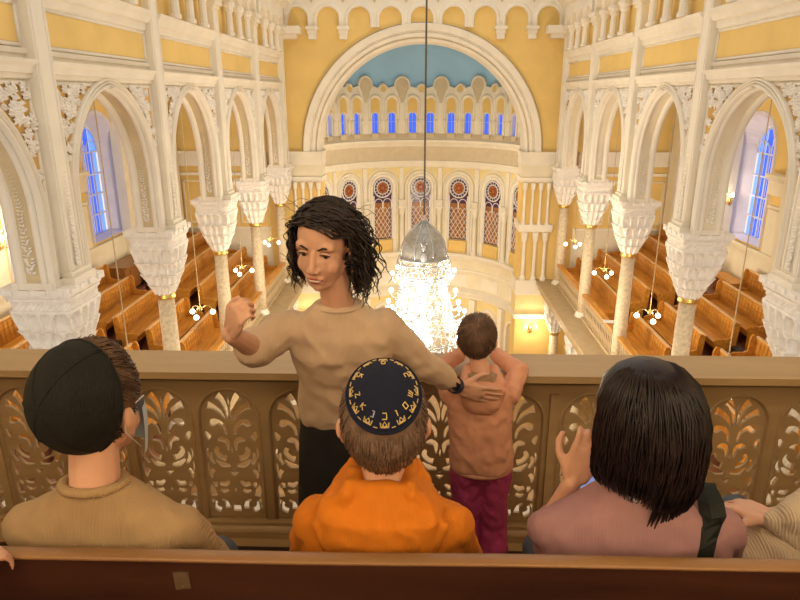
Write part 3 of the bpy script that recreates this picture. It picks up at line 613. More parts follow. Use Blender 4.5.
for sd,nm in ((-1,'left'),(1,'right')):
    mp=side_map(sd); rng=random.Random(5+sd)
    root=struct('wall_'+nm,(CX+sd*WX,14,-2.5))
    g=G(); so=G(); arc=G(); yp=G(); sy=G(); br=G(); co=G(); rel=G(); vin=G(); pil=G(); cl=G(); cb=G()
    for k in range(5):
        ya,yb=COLY[k],COLY[k+1]; yc=(ya+yb)/2
        A=bayarch(yc)
        g.poly([(ya,ZS)]+A+[(yb,ZS),(yb,4.6),(ya,4.6)],[],mp,-TH,0)
        # soffit lining and mouldings
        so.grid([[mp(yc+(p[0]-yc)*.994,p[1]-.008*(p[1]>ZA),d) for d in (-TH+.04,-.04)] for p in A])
        for off,dd,w in ((.005,.0,.05),(.06,.0,.03),(.11,0,.04)):
            B=bayarch(yc,off,16)
            arc.sweep(B,[(-.0-w*.6,dd),(-w*.5,dd+.06),(0,dd+.085),(w*.5,dd+.06),(w*.6,dd)],mp)
        arc.sweep(A,[(0,-TH+.14),(-.05,-TH+.12),(-.065,-TH+.06),(-.05,-TH),(0,-TH-.01)],mp)
        arc.sweep(A,[(0,.0),(-.05,-.02),(-.06,-.08),(0,-.12)],mp)
        # spandrel panel
        
        zt=.16; lim=yc-ya-.27
        def outz(y):
            x=abs(y-yc); r=(AH*AH+ARISE**2)/(2*AH)+.14; q=r*r-(x+(r-.14-AH))**2; return ZA+math.sqrt(q) if q>0 else ZS
        for sg in (-1,1):
            ys=[yc+sg*(lim-i*(lim)/24) for i in range(25)]
            rows=[[mp(y,outz(y),.012),mp(y,zt,.012)] for y in ys if outz(y)<zt-.01]
            sy.grid(rows)
            # raised border
            ylast=[y for y in ys if outz(y)<zt-.01][-1]
            for (y0,z0,y1,z1) in ((yc+sg*lim,outz(yc+sg*lim),yc+sg*lim,zt),(yc+sg*lim,zt,ylast,zt)):
                br.tube([mp(y0,z0,.01),mp(y1,z1,.01)],.03,6)
            n=0
            for t in range(900):
                u=rng.random()**1.3; y=yc+sg*(lim-.06-u*(lim*.8)); lo=max(outz(y),-1.7)+.05
                if zt-.1<=lo: continue
                z=rng.uniform(lo,zt-.06); 
                room=min(z-lo,zt-z)+.1
                acanthus(rel,mp,y,z,rng.uniform(0,2*PI) if room>.3 else PI/2+rng.uniform(-.6,.6),min(.15,room*.7),.012,rng); n+=1
                if n>44: break
        # bands above the arches
        y0,y1=ya+.17,yb-.17
        bands(co,mp,y0,y1,[(.20,0),(.22,.05),(.27,.05),(.28,.09),(.36,.11),(.40,.15),(.44,.16),(.45,0)])
        bands(co,mp,y0,y1,[(1.10,0),(1.14,.05),(1.24,.06),(1.26,.12),(1.34,.15),(1.40,.2),(1.45,.21),(1.46,0)])
        bands(co,mp,y0,y1,[(.50,0),(.51,.04),(.57,.05),(.58,0)])
        yp.poly([(y0+.13,.64),(y1-.13,.64),(y1-.13,1.06),(y0+.13,1.06)],[],mp,0,.006,back=False)
        for (a,b,c,d) in ((y0+.1,.61,y1-.1,.61),(y0+.1,1.09,y1-.1,1.09),(y0+.1,.61,y0+.1,1.09),(y1-.1,.61,y1-.1,1.09)):
            br.tube([mp(a,b,.005),mp(c,d,.005)],.028,6)
        # little clerestory arcade
        cb.poly([(y0,1.46),(y1,1.46),(y1,2.95),(y0,2.95)],[],mp,0,.006,back=False)
        nn=4; stp=(y1-y0)/nn; top=[]
        for q in range(nn+1):
            yy=y0+stp*q
            if 0<q<nn:
                pts=[mp(yy,z,.17) for z in (1.46,1.55,1.56,2.02,2.04,2.12,2.13)]
                c0=mp(yy,0,.17); cl.lathe([(.13,1.46),(.13,1.52),(.095,1.56),(.085,2.0),(.12,2.04),(.13,2.12),(.17,2.16),(.17,2.24)],(c0[0],c0[1],0),10)
            if q<nn:
                top+= [(yy+stp/2-p[0],0) for p in []]
                hole=rnd(stp/2-.1,12,(yy+stp/2,2.24))
                cl.poly([(yy,2.24)]+hole+[(yy+stp,2.24),(yy+stp,2.9),(yy,2.9)],[],mp,0,.26)
        bands(co,mp,y0-.2,y1+.2,[(2.9,.26),(2.95,.34),(3.05,.36),(3.1,.5),(3.25,.55),(3.3,.62),(3.4,.64),(3.42,0)])
    # pilasters with their vines, and the soffit vines
    for k in range(6):
        y=COLY[k]; b0=mp(0,0,0)[0]
        xs=sorted((mp(0,0,0)[0],mp(0,0,.14)[0])); pil.box(xs[0],xs[1],y-.2,y+.2,ZS,2.3)
        for z0,z1,e in ((1.98,2.06,.04),(2.06,2.2,.09),(2.2,2.3,.15),(ZS,ZS+.09,.10),(ZS+.09,ZS+.16,.05)):
            xs=sorted((mp(0,0,-.2)[0],mp(0,0,.14+e)[0])); pil.box(xs[0],xs[1],y-.2-e,y+.2+e,z0,z1)
        xs=sorted((mp(0,0,-TH-.06)[0],mp(0,0,.06)[0])); pil.box(xs[0],xs[1],y-.55,y+.55,ZS,ZS+.09)
        for e in (-.15,.15): pil.tube([mp(y+e,ZS+.16,.14),mp(y+e,1.98,.14)],.018,5)
        if k==0: continue
        for i in range(26):
            z=ZS+.2+i*.052; w=.055*(1-i/30)
            for s2 in (-1,1): leaf(vin,mp,y+rng.uniform(-.01,.01),z,PI/2+s2*rng.uniform(.5,1.1),w*1.5,w*.9,.145,.05)
        for s2 in (-1,1):          # on the reveals of the arches
            for i in range(30):
                t=i/30; z=ZS+.2+t*1.5
                r=(AH*AH+ARISE**2)/(2*AH); yy=(r-AH)-math.sqrt(max(0,r*r-max(0,z-ZA)**2)); yin=yy  # negative: left half relative to bay centre
                base=(COLY[k]+1.935+yin) if s2>0 else (COLY[k]-1.935-yin)
                w=.07*(1-t*.8)
                f=lambda a,b,d,base=base,s2=s2:(mp(0,0,-TH/2)[0]+a,base+s2*d,b)
                for s3 in (-1,1): leaf(vin,f,rng.uniform(-.01,.01),z,PI/2+s3*rng.uniform(.5,1.2),w*1.4,w*.6,.004,.05)
    g.build('arcade_wall','stucco',root); so.build('arch_soffit','plaster_tan' if sd<0 else 'stucco_cream',root,smooth=True)  # left soffits take the tan with shading painted in
    arc.build('archivolt','stucco',root,smooth=True); sy.build('spandrel_panel','spandrel_gold',root); br.build('panel_border','stucco',root,smooth=True)
    co.build('cornice','stucco',root); yp.build('frieze_panel','yellow',root); rel.build('foliage_relief','relief_white',root)
    vin.build('vine_relief','relief_white',root); pil.build('pilaster','stucco',root); cl.build('clerestory_arcade','stucco',root); cb.build('clerestory_panel','yellow',root)

# ------------------------------------------------------------------ columns
def superring(rad,sq,n,z,fn=None):
    L=[]
    for j in range(n):
        a=2*PI*j/n+PI/n; ca,sa=math.cos(a),math.sin(a)
        e=2+sq*8; r=rad/((abs(ca)**e+abs(sa)**e)**(1/e))
        if fn: r*=fn(a)
        L.append((r*ca,r*sa,z))
    return L
def capital_mesh(g):
    # stepped abacus
    g.box(-.5,.5,-.5,.5,-.10,0)
    g.box(-.46,.46,-.46,.46,-.15,-.10)
    for q in (-.36,-.12,.12,.36):
        for a,b in((q,.505),(q,-.505)):
            g.box(a-.07,a+.07,b-.02,b+.02,-.085,-.015); g.box(b-.02,b+.02,a-.07,a+.07,-.085,-.015)
    n=144; rows=[]
    tiers=[(-.15,-.19,0),(-.19,-.33,1),(-.33,-.37,0),(-.37,-.66,2),(-.66,-.93,3),(-.93,-1.17,4),(-1.17,-1.4,5)]
    R0=lambda t: .455*(1-t)**.85+.20*t+ .05*math.sin(PI*t)
    for z0,z1,kd in tiers:
        m=12 if kd else 2
        for i in range(m+1):
            v=i/m; z=z0+(z1-z0)*v; t=(-z-.15)/1.25; rad=R0(t); sq=max(0,.95*(1-t*1.15))
            if kd==0: rad+=.02; f=None
            elif kd==1: f=lambda a,v=v:1-.05*abs(math.sin(a*20+v*6.28))*math.sin(PI*v)
            else:
                N={2:16,3:16,4:14,5:12}[kd]; ph=(kd%2)*.5
                def f(a,v=v,N=N,ph=ph):
                    u=((a*N/(2*PI)+ph)%1)*2-1; wtop=math.sqrt(max(0,1-(max(0,.45-v)/.45)**2))*.8
                    ins=max(0,1-(u/(wtop+.01))**2) if wtop>.02 and abs(u)<wtop else 0
                    return 1+.03*(1-v)-.27*math.sqrt(ins)*(1-.6*v) + (.03 if ins==0 else 0)*(1-v)
            rows.append(superring(rad,sq,n,z,f))
    rows.append([(p[0]*.6,p[1]*.6,-1.4) for p in rows[-1]])
    g.grid(rows,cv=True,caps=True)
def make_column(x,y,label,zt=-2.5,zb=-7.0,group='columns of the side arcades'):
    t=thing('column',label,'column',(x,y,zb),group)
    h=zt-zb
    g=G(); capital_mesh(g); g.v=[(a*.97,b*1.05,c+h) for a,b,c in g.v]
    o=g.build('capital','relief_white',None); o.parent=t
    o=G().lathe([(.17,h-1.5),(.19,h-1.49),(.205,h-1.45),(.19,h-1.41),(.21,h-1.38)],(0,0,0),24).build('gold_ring','gold',None,True); o.parent=t
    o=G().lathe([(.175,.14),(.185,.6),(.165,h-1.5)],(0,0,0),28).build('shaft','marble_tan',None,True); o.parent=t
    o=G().lathe([(.26,0),(.26,.05),(.24,.06),(.245,.1),(.2,.13),(.21,.15),(.18,.18)],(0,0,0),28).build('base','stucco',None,True); o.parent=t
    return t
ordn=['nearest','second','third','fourth','fifth']
col0=None
AX={-1:CX-5.37,1:CX+5.37}
for sd in (-1,1):
    for i,k in enumerate(range(1,6)):
        side='left' if sd<0 else 'right'
        lb=f'tan marble column with white honeycomb capital, {ordn[i]} from the railing in the {side} arcade' if i<4 else f'tan marble column with white honeycomb capital beside the chancel arch, {side} arcade'
        if col0 is None: col0=make_column(AX[sd],COLY[k],lb)
        else: dup(col0,(AX[sd],COLY[k],-7.0),lb)
for sd in (-1,1):
    for k in (4,5):
        side='left' if sd<0 else 'right'; w='last' if k==5 else 'second to last'
        c=dup(col0,(AX[sd],COLY[k],-12.3),f'ground floor column with white capital under the {side} gallery, {w} before the chancel',scale=(1,1,4.8/4.5))
        c['group']='ground floor columns'

# ------------------------------------------------------------------ chancel wall with the great arch
YW=24.8
mw=lambda x,z,d:(x,YW-d,z)
root=struct('wall_far',(CX,YW,-5)); 
AR=3.88; ZC=-2.0
g=G()
hole=[(CX-AR,-12.3)]+[(CX-AR,z) for z in(-8,-4)]+rnd(AR,40,(CX,ZC))+[(CX+AR,-4),(CX+AR,-8),(CX+AR,-12.3)]
g.poly([(-9.6,-12.3)]+hole+[(9.9,-12.3),(9.9,4.6),(-9.6,4.6)],[],mw,-1.1,0); g.build('chancel_wall','yellow',root)
g=G(); path=[(CX-AR,-2.1)]+rnd(AR,48,(CX,ZC))+[(CX+AR,-2.1)]
g.sweep(path,[(-.02,-1.1),(-.02,.02),(.03,.1),(.08,.12),(.10,.05),(.13,.05),(.16,.13),(.26,.15),(.30,.07),(.33,.07),(.36,.16),(.5,.2),(.56,.22),(.60,.18),(.62,0)],mw)
g.build('great_arch_moulding','stucco',root)
g=G(); g.sweep(path,[(.10,.051),(.13,.056)],mw); g.sweep(path,[(.62,.0),(.645,.03),(.66,0)],mw); g.build('arch_gold_line','plaster_tan',root)
# corbelled frieze
g=G(); n=9; st=1.12
for q in range(n):
    xc=CX-.04+(q-4)*st
    ring=rnd(st/2-.17,14,(xc,2.62))
    lo=2.34
    x0,x1=xc-st/2,xc+st/2
    bot=[(x0,lo),(x0+.17,lo)]+[p for p in ring]+[(x1-.17,lo),(x1,lo)]
    g.poly(bot+[(x1,4.2),(x0,4.2)],[],mw,0,.10)
    g.sweep([(x0+.17,lo)]+ring+[(x1-.17,lo)],[(0,.1),(.02,.15),(.07,.16),(.12,.13),(.14,.1)],mw)
for q in range(n+1):
    xc=CX-.04+(q-4.5)*st
    if math.hypot(xc-CX,2.0-ZC)<4.55: continue
    for z0,z1,e in ((2.26,2.36,.22),(2.12,2.26,.17),(1.94,2.12,.14)):
        g.box(xc-e,xc+e,YW-.08-e,YW,z0,z1)
g.build('corbel_frieze','stucco',root)
g=G()
for q in range(10):
    xc=CX-.04+(q-4.5)*st; g.add([(xc-.12,YW-.175,3.32),(xc+.12,YW-.175,3.32),(xc,YW-.175,3.12)],[(0,1,2)])
g.build('frieze_triangle','plaster_tan',root)
# impost and paired colonnettes
g=G(); g2=G(); g3=G()
for sd in(-1,1):
    xi=CX+sd*(AR-.04); xo=CX+sd*5.05; a,b=sorted((xi,xo))
    for z0,z1,e in ((-2.08,-2.0,.28),(-2.2,-2.08,.2),(-2.5,-2.2,.1),(-3.05,-2.95,.16),(-3.15,-3.05,.08),(-4.95,-4.75,.16),(-5.05,-4.95,.1),(-7.6,-7.0,.16),(-8.6,-8.42,.2)):
        g.box(a-e*.3,b+e*.3,YW-e,YW+1.1,z0,z1)
    g2.box(a,b,YW-.06,YW+1.1,-2.95,-2.5); g3.box(a,b,YW-.05,YW+1.1,-8.42,-7.6)
    for j,xq in enumerate((.12,.42,.72,1.02)):
        x=xi+sd*xq
        g.lathe([(.08,-4.75),(.08,-4.68),(.055,-4.64),(.05,-3.45),(.08,-3.4),(.10,-3.15)],(x,YW-.13,0),10)
    for j,xq in enumerate((.2,.62,1.0)):
        x=xi+sd*xq
        g.lathe([(.12,-7.0),(.12,-6.85),(.075,-6.8),(.065,-5.45),(.10,-5.38),(.13,-5.05)],(x,YW-.15,0),10)
g.build('impost_colonnettes','stucco',root); g2.build('impost_block','stucco_cream',root); g3.build('pier_panel','yellow_pale',root)
# aisle end wall bands
for sd in(-1,1):
    g=G(); a,b=sorted((CX+sd*5.9,CX+sd*9.55))
    for z0,z1,e in ((-2.1,-2.0,.22),(-2.55,-2.1,.12),(-2.9,-2.8,.14),(-5.0,-4.92,.06)): g.box(a,b,YW-e,YW,z0,z1)
    g.build('band_course','stucco',root)
    g=G(); g.box(a,b,YW-.03,YW,-7.2,-5.0); g.build('dado','stucco_cream',root)
    g=G()
    for q in (6.6,7.7,8.8):
        x=CX+sd*q
        for e in(-.42,.42): g.box(x+e-.03,x+e+.03,YW-.06,YW,-4.7,-3.1)
        g.box(x-.42,x+.42,YW-.06,YW,-3.16,-3.1); g.box(x-.42,x+.42,YW-.06,YW,-4.76,-4.7)
    g.build('panel_frame','stucco_cream',root)
# fluted vault springers in the corners
for sd in(-1,1):
    g=G(); rows=[]
    for i in range(12):
        t=i/11; z=2.35+2.2*t; r=.18+1.3*t**1.6
        rows.append([(CX+sd*(5.08-(r*(1+.06*math.cos(j*PI/2.0)))*math.sin(PI/2*j/24)),YW-(r*(1+.06*math.cos(j*PI/2.0)))*math.cos(PI/2*j/24),z) for j in range(25)])
    g.grid(rows); a,b=sorted((CX+sd*5.1,CX+sd*4.35))
    g.box(a,b,YW-.6,YW,2.1,2.35); g.box(*sorted((CX+sd*5.1,CX+sd*4.5)),YW-.45,YW,1.95,2.1)
    g.build('vault_springer','stucco',root,smooth=False)

# ------------------------------------------------------------------ apse
YA=25.8; RA=4.4
def am(s,z,d):
    th=s/RA; return (CX+(RA-d)*math.sin(th),YA+(RA-d)*math.cos(th),z)
root=struct('wall_apse',(CX,YA,-5))
SP=math.radians(24)*RA
def hband(g,prof,s0=-RA*PI/2,s1=RA*PI/2,n=48,mi=0):
    g.grid([[am(s0+(s1-s0)*i/n,z,d) for z,d in prof] for i in range(n+1)],mi=mi)
g=G(); hband(g,[(-12.3,0),(-9.2,0)]); hband(g,[(-7.3,0),(-3.1,0)]); g.build('apse_wall','yellow_pale',root,smooth=True)
g=G(); hband(g,[(-9.2,0),(-7.3,0)]); hband(g,[(-1.3,0),(-.2,0)]); g.build('apse_drum','stucco_cream',root,smooth=True)
g=G(); rows=[]
for i in range(17):
    t=PI/2*i/16; rows.append([(CX+RA*math.cos(t)*math.sin(a),YA+RA*math.cos(t)*math.cos(a),-.2+RA*math.sin(t)) for a in [-PI/2+PI*j/40 for j in range(41)]])
g.grid(rows); g.build('semi_dome','dome_blue',root,smooth=True)
g=G()
hband(g,[(-2.2,0),(-2.19,.06),(-2.1,.14),(-2.0,.3),(-1.93,.34),(-1.9,.34),(-1.85,.2)])
hband(g,[(-3.15,0),(-3.1,.05),(-2.95,.08),(-2.9,.12),(-2.84,.13),(-2.8,.02)])
hband(g,[(-7.45,0),(-7.4,.1),(-7.3,.16),(-7.26,.28),(-7.16,.32),(-7.1,.3),(-7.08,0)])
hband(g,[(-8.0,0),(-7.98,.04),(-7.9,.05),(-7.88,0)]); hband(g,[(-9.3,0),(-9.28,.1),(-9.1,.16),(-9.05,.26),(-8.95,.3),(-8.85,.1),(-8.8,0)])
g.build('apse_cornice','stucco',root,smooth=False)
g=G(); hband(g,[(-2.8,.02),(-2.2,.02)]); hband(g,[(-1.85,.25),(-1.62,.12)]); g.build('apse_frieze','lobe_beige',root,smooth=True)
# clerestory screen: one cell above every stained window
scr=G(); fr=G(); ty=G(); lb=G(); sill=G()
for c in range(-3,4):
    sc=c*SP; hs=SP/2
    # outline of a cell between two big half lobes
    out=[(sc-hs,-1.62),(sc-hs,.85)]
    for i in range(1,9):
        a=math.radians(90-90*i/8-10*i/8); out.append((sc-hs+.36*math.cos(a),.49+.36*math.sin(a)))
    out+=[(sc-.26,.34)]
    out+=rnd(.22,8,(sc,.32),150,30)
    R=[(2*sc-p[0],p[1]) for p in out[1:10]][::-1]
    out=out+[(sc+.26,.34)]+R+[(sc+hs,-1.62)]
    fine=[]
    holes=[]
    for e in(-.42,.42):
        h=[(sc+e-.17,-1.58)]+rnd(.17,8,(sc+e,-.86))+[(sc+e+.17,-1.58)]
        holes.append(h)
    scr.poly(out,holes,am,.06,.24)
    for e in(-.42,.42):
        A=[(sc+e-.27,-1.0)]+rnd(.27,12,(sc+e,-.30))+[(sc+e+.27,-1.0)]
        fr.sweep(A,[(-.01,.24),(0,.30),(.05,.33),(.1,.30),(.12,.24)],am)
        ty.poly([(sc+e-.23,-.72)]+[(sc+e-.23,-.5)]+rnd(.23,10,(sc+e,-.30))+[(sc+e+.23,-.72)],[],am,.24,.255,back=False)
        B=[(sc+e-.17,-1.58)]+rnd(.17,8,(sc+e,-.86))+[(sc+e+.17,-1.58)]
        fr.sweep(B,[(0,.24),(.01,.28),(.05,.28),(.06,.24)],am)
        ty.poly([(sc+e-.19,-1.8),(sc+e+.19,-1.8),(sc+e+.19,-1.62),(sc+e-.19,-1.62)],[],am,.2,.25,back=False,mi=1)
        for q in(-.3,.3):
            p=am(sc+e+q,0,.28); fr.lathe([(.055,-1.6),(.04,-1.55),(.04,-1.1),(.07,-1.0)],(p[0],p[1],0),8)
        k=am(sc+e,0,.0)
    # small lobe over the pair, big lobes at the joints
    o2=[(sc+.13*math.cos(2*PI*i/14),.30+.13*math.sin(2*PI*i/14)) for i in range(14)]
    lb.poly(o2,[],am,.24,.25,mi=1,back=False); fr.sweep(o2[::-1],[(0,.24),(.02,.29),(.07,.29),(.09,.24)],am,closed=True)
    if c<3:
        sj=sc+hs
        o3=[(sj-.05,-.3)]+rnd(.31,16,(sj,.46),228,-48)+[(sj+.05,-.3)]
        lb.poly(o3,[],am,.24,.25,back=False); fr.sweep(o3,[(0,.24),(.01,.29),(.06,.30),(.09,.24)],am)
scr.build('clerestory_screen','stucco',root); fr.build('clerestory_mouldings','stucco',root,smooth=True); ty.build('tympanum',['yellow','lobe_beige'],root); lb.build('lobe_panel',['lobe_beige','yellow'],root)
# surrounds of the tall windows, half columns
g=G(); gy=G()
for c in range(-3,4):
    sc=c*SP; A=[(sc-.56,-7.1),(sc-.56,-5.6)]+rnd(.56,18,(sc,-4.05))+[(sc+.56,-5.6),(sc+.56,-7.1)]
    g.sweep(A,[(-.1,.0),(-.06,.10),(0,.13),(.06,.13),(.08,.06),(.12,.06),(.14,.12),(.19,.12),(.21,0)],am)
    Q=rnd(.84,14,(sc,-4.05),165,15); g.sweep(Q,[(-.02,0),(0,.04),(.04,.04),(.06,0)],am)
for c in range(-4,4):
    s=(c+.5)*SP; p=am(s,0,.16)
    g.lathe([(.14,-7.1),(.14,-6.95),(.1,-6.9),(.09,-5.35),(.12,-5.3),(.15,-5.1),(.16,-5.0)],(p[0],p[1],0),12)
    for z0,z1,w,d in ((-5.0,-4.9,.2,.3),(-4.9,-4.7,.16,.25),(-4.7,-4.62,.2,.3),(-4.62,-3.15,.10,.1)):
        g.poly([(s-w,z0),(s+w,z0),(s+w,z1),(s-w,z1)],[],am,0,d)
g.build('window_surround','stucco',root,smooth=False)
# ground floor openings of the drum
g=G(); g2=G()
for c in range(-3,4):
    sc=c*SP
    A=[(sc-.45,-12.3)]+rnd(.45,10,(sc,-10.2))+[(sc+.45,-12.3)]
    g.sweep(A,[(0,0),(0,.1),(.12,.12),(.16,0)],am); g2.poly(A,[],am,.0,.012,back=False)
    s=sc+SP/2
    g.poly([(s-.16,-12.3),(s+.16,-12.3),(s+.16,-9.3),(s-.16,-9.3)],[],am,0,.18)
    g2.poly([(s+.02-SP/2-.5,-8.7),(s-SP/2+.5,-8.7),(s-SP/2+.5,-8.15),(s-SP/2-.5,-8.15)],[],am,0,.02,mi=1,back=False)
g.build('drum_pilaster','stucco',root); g2.build('drum_panel',['plaster_tan','stucco'],root)
wn=0
for c in range(-3,4):
    sc=c*SP; wn+=1; p=am(sc,-5,0); w=struct(f'window_{wn}',p)
    g=G(); g.poly([(sc-.47,-6.45),(sc-.47,-4.5)]+rnd(.47,14,(sc,-4.05),200,-20)+[(sc+.47,-4.5),(sc+.47,-6.45)],[],am,.01,.03,back=False); g.build('stained_glass','purple_glass',w)
    g=G(); g.poly([(sc-.36,-6.4),(sc-.36,-4.75),(sc-.06,-4.75),(sc-.06,-6.4)],[],am,.05,.065,back=False); g.poly([(sc+.06,-6.4),(sc+.06,-4.75),(sc+.36,-4.75),(sc+.36,-6.4)],[],am,.05,.065,back=False)
    g.poly([(sc-.36,-6.4),(sc+.36,-6.4),(sc+.36,-4.95),(sc-.36,-4.95)],[],am,.05,.062,back=False)
    o=[(sc+.26*math.cos(2*PI*i/20),-4.05+.26*math.sin(2*PI*i/20)) for i in range(20)]; g.poly(o,[],am,.05,.065,back=False); g.build('amber_panes','amber_glass',w)
    g=G()
    for i in range(8):
        a=2*PI*i/8; leaf(g,am,sc+.05*math.cos(a),-4.05+.05*math.sin(a),a,.2,.09,.072,.01)
    g.build('rose_petals','red_glass',w)
    g=G(); o=[(sc+.29*math.cos(2*PI*i/24),-4.05+.29*math.sin(2*PI*i/24)) for i in range(24)]; g.tube([am(a,b,.082) for a,b in o],.022,5,closed=True)
    o=[(sc+.44*math.cos(2*PI*i/24),-4.05+.44*math.sin(2*PI*i/24)) for i in range(24)]; g.tube([am(a,b,.082) for a,b in o],.03,5,closed=True)
    for i in range(16):
        a=2*PI*i/16; g.tube([am(sc+.29*math.cos(a),-4.05+.29*math.sin(a),.082),am(sc+.44*math.cos(a),-4.05+.44*math.sin(a),.082)],.012,4)
    for e in(-.22,.22):
        g.tube([am(a,b,.082) for a,b in [(sc+e-.2,-5.0)]+rnd(.2,10,(sc+e,-4.75))+[(sc+e+.2,-5.0)]],.02,5)
    g.tube([am(sc-.46,-6.45,.082),am(sc-.46,-4.4,.082)],.03,5); g.tube([am(sc+.46,-6.45,.082),am(sc+.46,-4.4,.082)],.03,5)
    for i in range(-4,5):      # diagonal lattice
        for sg in(-1,1):
            z=-6.4+i*.33; x0,x1=-.42,.42; z0,z1=z,z+.84*1.5
            t0=0;t1=1
            if z0<-6.4: t0=(-6.4-z0)/(z1-z0)
            if z1>-4.95: t1=(-4.95-z0)/(z1-z0)
            if t1>t0: g.tube([am(sc+sg*(x0+(x1-x0)*t),z0+(z1-z0)*t,.082) for t in (t0,t1)],.014,4)
    g.build('window_tracery','lead_white',w)
    g=G(); g.box(0,0,0,0,0,0)
    g=G(); g.poly([(sc-.46,-7.08),(sc+.46,-7.08),(sc+.46,-6.5),(sc-.46,-6.5)],[],am,.05,.12)
    for i in range(5):
        x=sc-.36+.18*i; g.sweep([(x-.07,-7.0)]+rnd(.07,6,(x,-6.75))+[(x+.07,-7.0)],[(0,.12),(.0,.15),(.025,.15),(.03,.12)],am)
    g.build('balconette','yellow',w)
for c in range(-3,4):
    for e in(-.42,.42):
        wn+=1; sc=c*SP+e; w=struct(f'window_{wn}',am(sc,-1.2,0))
        g=G(); g.poly([(sc-.18,-1.6)]+rnd(.18,8,(sc,-.86))+[(sc+.18,-1.6)],[],am,.06,.10,back=False); g.build('pane','blue_glass',w)
        g=G(); g.tube([am(sc,-1.6,.11),am(sc,-.7,.11)],.012,4); g.tube([am(sc-.17,-1.1,.11),am(sc+.17,-1.1,.11)],.01,4); g.build('window_bar','frame_blue',w)

# ------------------------------------------------------------------ galleries: outer walls, windows, floors
OX={-1:CX-9.56,1:CX+9.56}
for sd,nm in((-1,'left'),(1,'right')):
    ox=OX[sd]; mp=lambda y,z,d,ox=ox,sd=sd:(ox-sd*d,y,z)
    root=struct('trim_'+str(1 if sd<0 else 2),(ox,14,-4))
    holes=[]; ctr=[COLY[k]+2.64 for k in range(0,5)]
    for y in ctr: holes.append([(y-1.0,-4.1)]+rnd(1.0,14,(y,-1.5))+[(y+1.0,-4.1)])
    g=G(); g.poly([(3,-12.3),(24.8,-12.3),(24.8,4.6),(3,4.6)],holes,mp,-.5,0); g.build('aisle_outer_wall','yellow',root)
    g=G(); g2=G(); g3=G()
    for i in range(6):
        y0=(ctr[i-1]+1.22) if i else 3; y1=(ctr[i]-1.22) if i<5 else 24.8
        if y1<=y0: continue
        bands(g,mp,y0,y1,[(-2.6,0),(-2.55,.12),(-2.2,.14),(-2.1,.24),(-2.0,.26),(-1.98,0)])
        bands(g,mp,y0,y1,[(-2.95,0),(-2.93,.06),(-2.85,.07),(-2.83,0)])
        bands(g2,mp,y0,y1,[(-4.2,.03),(-2.96,.03)])
        # broad pilaster between windows
    bands(g3,mp,3,24.8,[(-7,.05),(-4.3,.05),(-4.28,.12),(-4.18,.12),(-4.16,0)])
    for k in range(1,6):
        y=COLY[k]; xs=sorted((ox,ox-sd*.3)); g.box(xs[0],xs[1],y-.4,y+.4,-5.6,4)
    g.build('band_course','stucco_cream',root); g2.build('wall_panel','stucco_cream',root); g3.build('dado','stucco_cream',root)
    for i,y in enumerate(ctr):
        wn+=1; w=struct(f'window_{wn}',(ox,y,-2.7))
        g=G(); A=[(y-1.0,-4.1)]+rnd(1.0,18,(y,-1.5))+[(y+1.0,-4.1)]
        g.sweep(A,[(.12,0),(.1,.05),(.0,.04),(-.3,-.4)],mp); g.grid([[mp(y-1.1,-4.08,.1),mp(y-.7,-4.05,-.42)],[mp(y+1.1,-4.08,.1),mp(y+.7,-4.05,-.42)]]); g.build('embrasure','embrasure',w,smooth=False)
        g=G(); 
        for j,(a,b) in enumerate(((-.68,-.36),(-.3,-.03),(.03,.3),(.36,.68))):
            tp=lambda x:-1.55+math.sqrt(max(0,.69**2-x*x))
            pts=[(y+a,-4.05),(y+a,tp(a))]+[(y+a+(b-a)*q/4,tp(a+(b-a)*q/4)) for q in(1,2,3)]+[(y+b,tp(b)),(y+b,-4.05)]
            g.poly(pts,[],mp,-.46,-.44,mi=(0 if j in(1,2) else 1),back=False)
        g.build('pane',['blue_glass','blue_glass_pale'],w)
        g=G(); 
        for x in(-.33,0,.33): g.box(*sorted((ox+sd*.43,ox+sd*.38)),y+x-.03,y+x+.03,-4.05,-1.6)
        for z in(-4.05,-3.45,-2.85,-2.25,-1.6): g.box(*sorted((ox+sd*.43,ox+sd*.37)),y-.69,y+.69,z-.025,z+.025)
        g.tube([mp(a,b,-.4) for a,b in rnd(.69,16,(y,-1.55))],.04,5)
        for x in(-.345,.345): g.tube([mp(a,b,-.4) for a,b in rnd(.33,10,(y+x,-1.58))],.025,5)
        g.build('window_frame','frame_blue',w,smooth=False)
# tiered gallery floors
ROWX=[6.14,6.94,7.74,8.49,9.19]; ROWF=[-7.0,-6.65,-6.33,-6.0,-5.67]
for sd,nm in((-1,'left'),(1,'right')):
    root=struct('floor_'+nm,(CX+sd*5,14,-7.4))
    g=G(); edges=[4.85,6.3,7.1,7.9,8.65,9.56]
    for i in range(5):
        a,b=sorted((CX+sd*edges[i],CX+sd*(edges[i+1] if i<4 else 9.56))); g.box(a,b,3,24.8,-7.45,ROWF[i])
    g.build('gallery_floor','floor_red',root)
    g=G(); mp=lambda y,z,d,sd=sd:(CX+sd*(4.85-d),y,z)
    bands(g,mp,3,24.8,[(-7.6,0),(-7.55,.05),(-7.4,.06),(-7.35,.14),(-7.2,.16),(-7.15,.24),(-7.0,.26),(-6.985,.24),(-6.985,-.5)]); g.build('gallery_edge','slab_stone',root)
    g=G(); a,b=sorted((CX+sd*4.85,CX+sd*9.56)); g.box(a,b,3,24.8,-7.6,-7.45); g.build('gallery_underside','stucco',root)
g=G(); g.box(-9.6,9.9,3,30.5,-12.5,-12.3); o=g.build('floor','floor_wood',None,kind='structure')

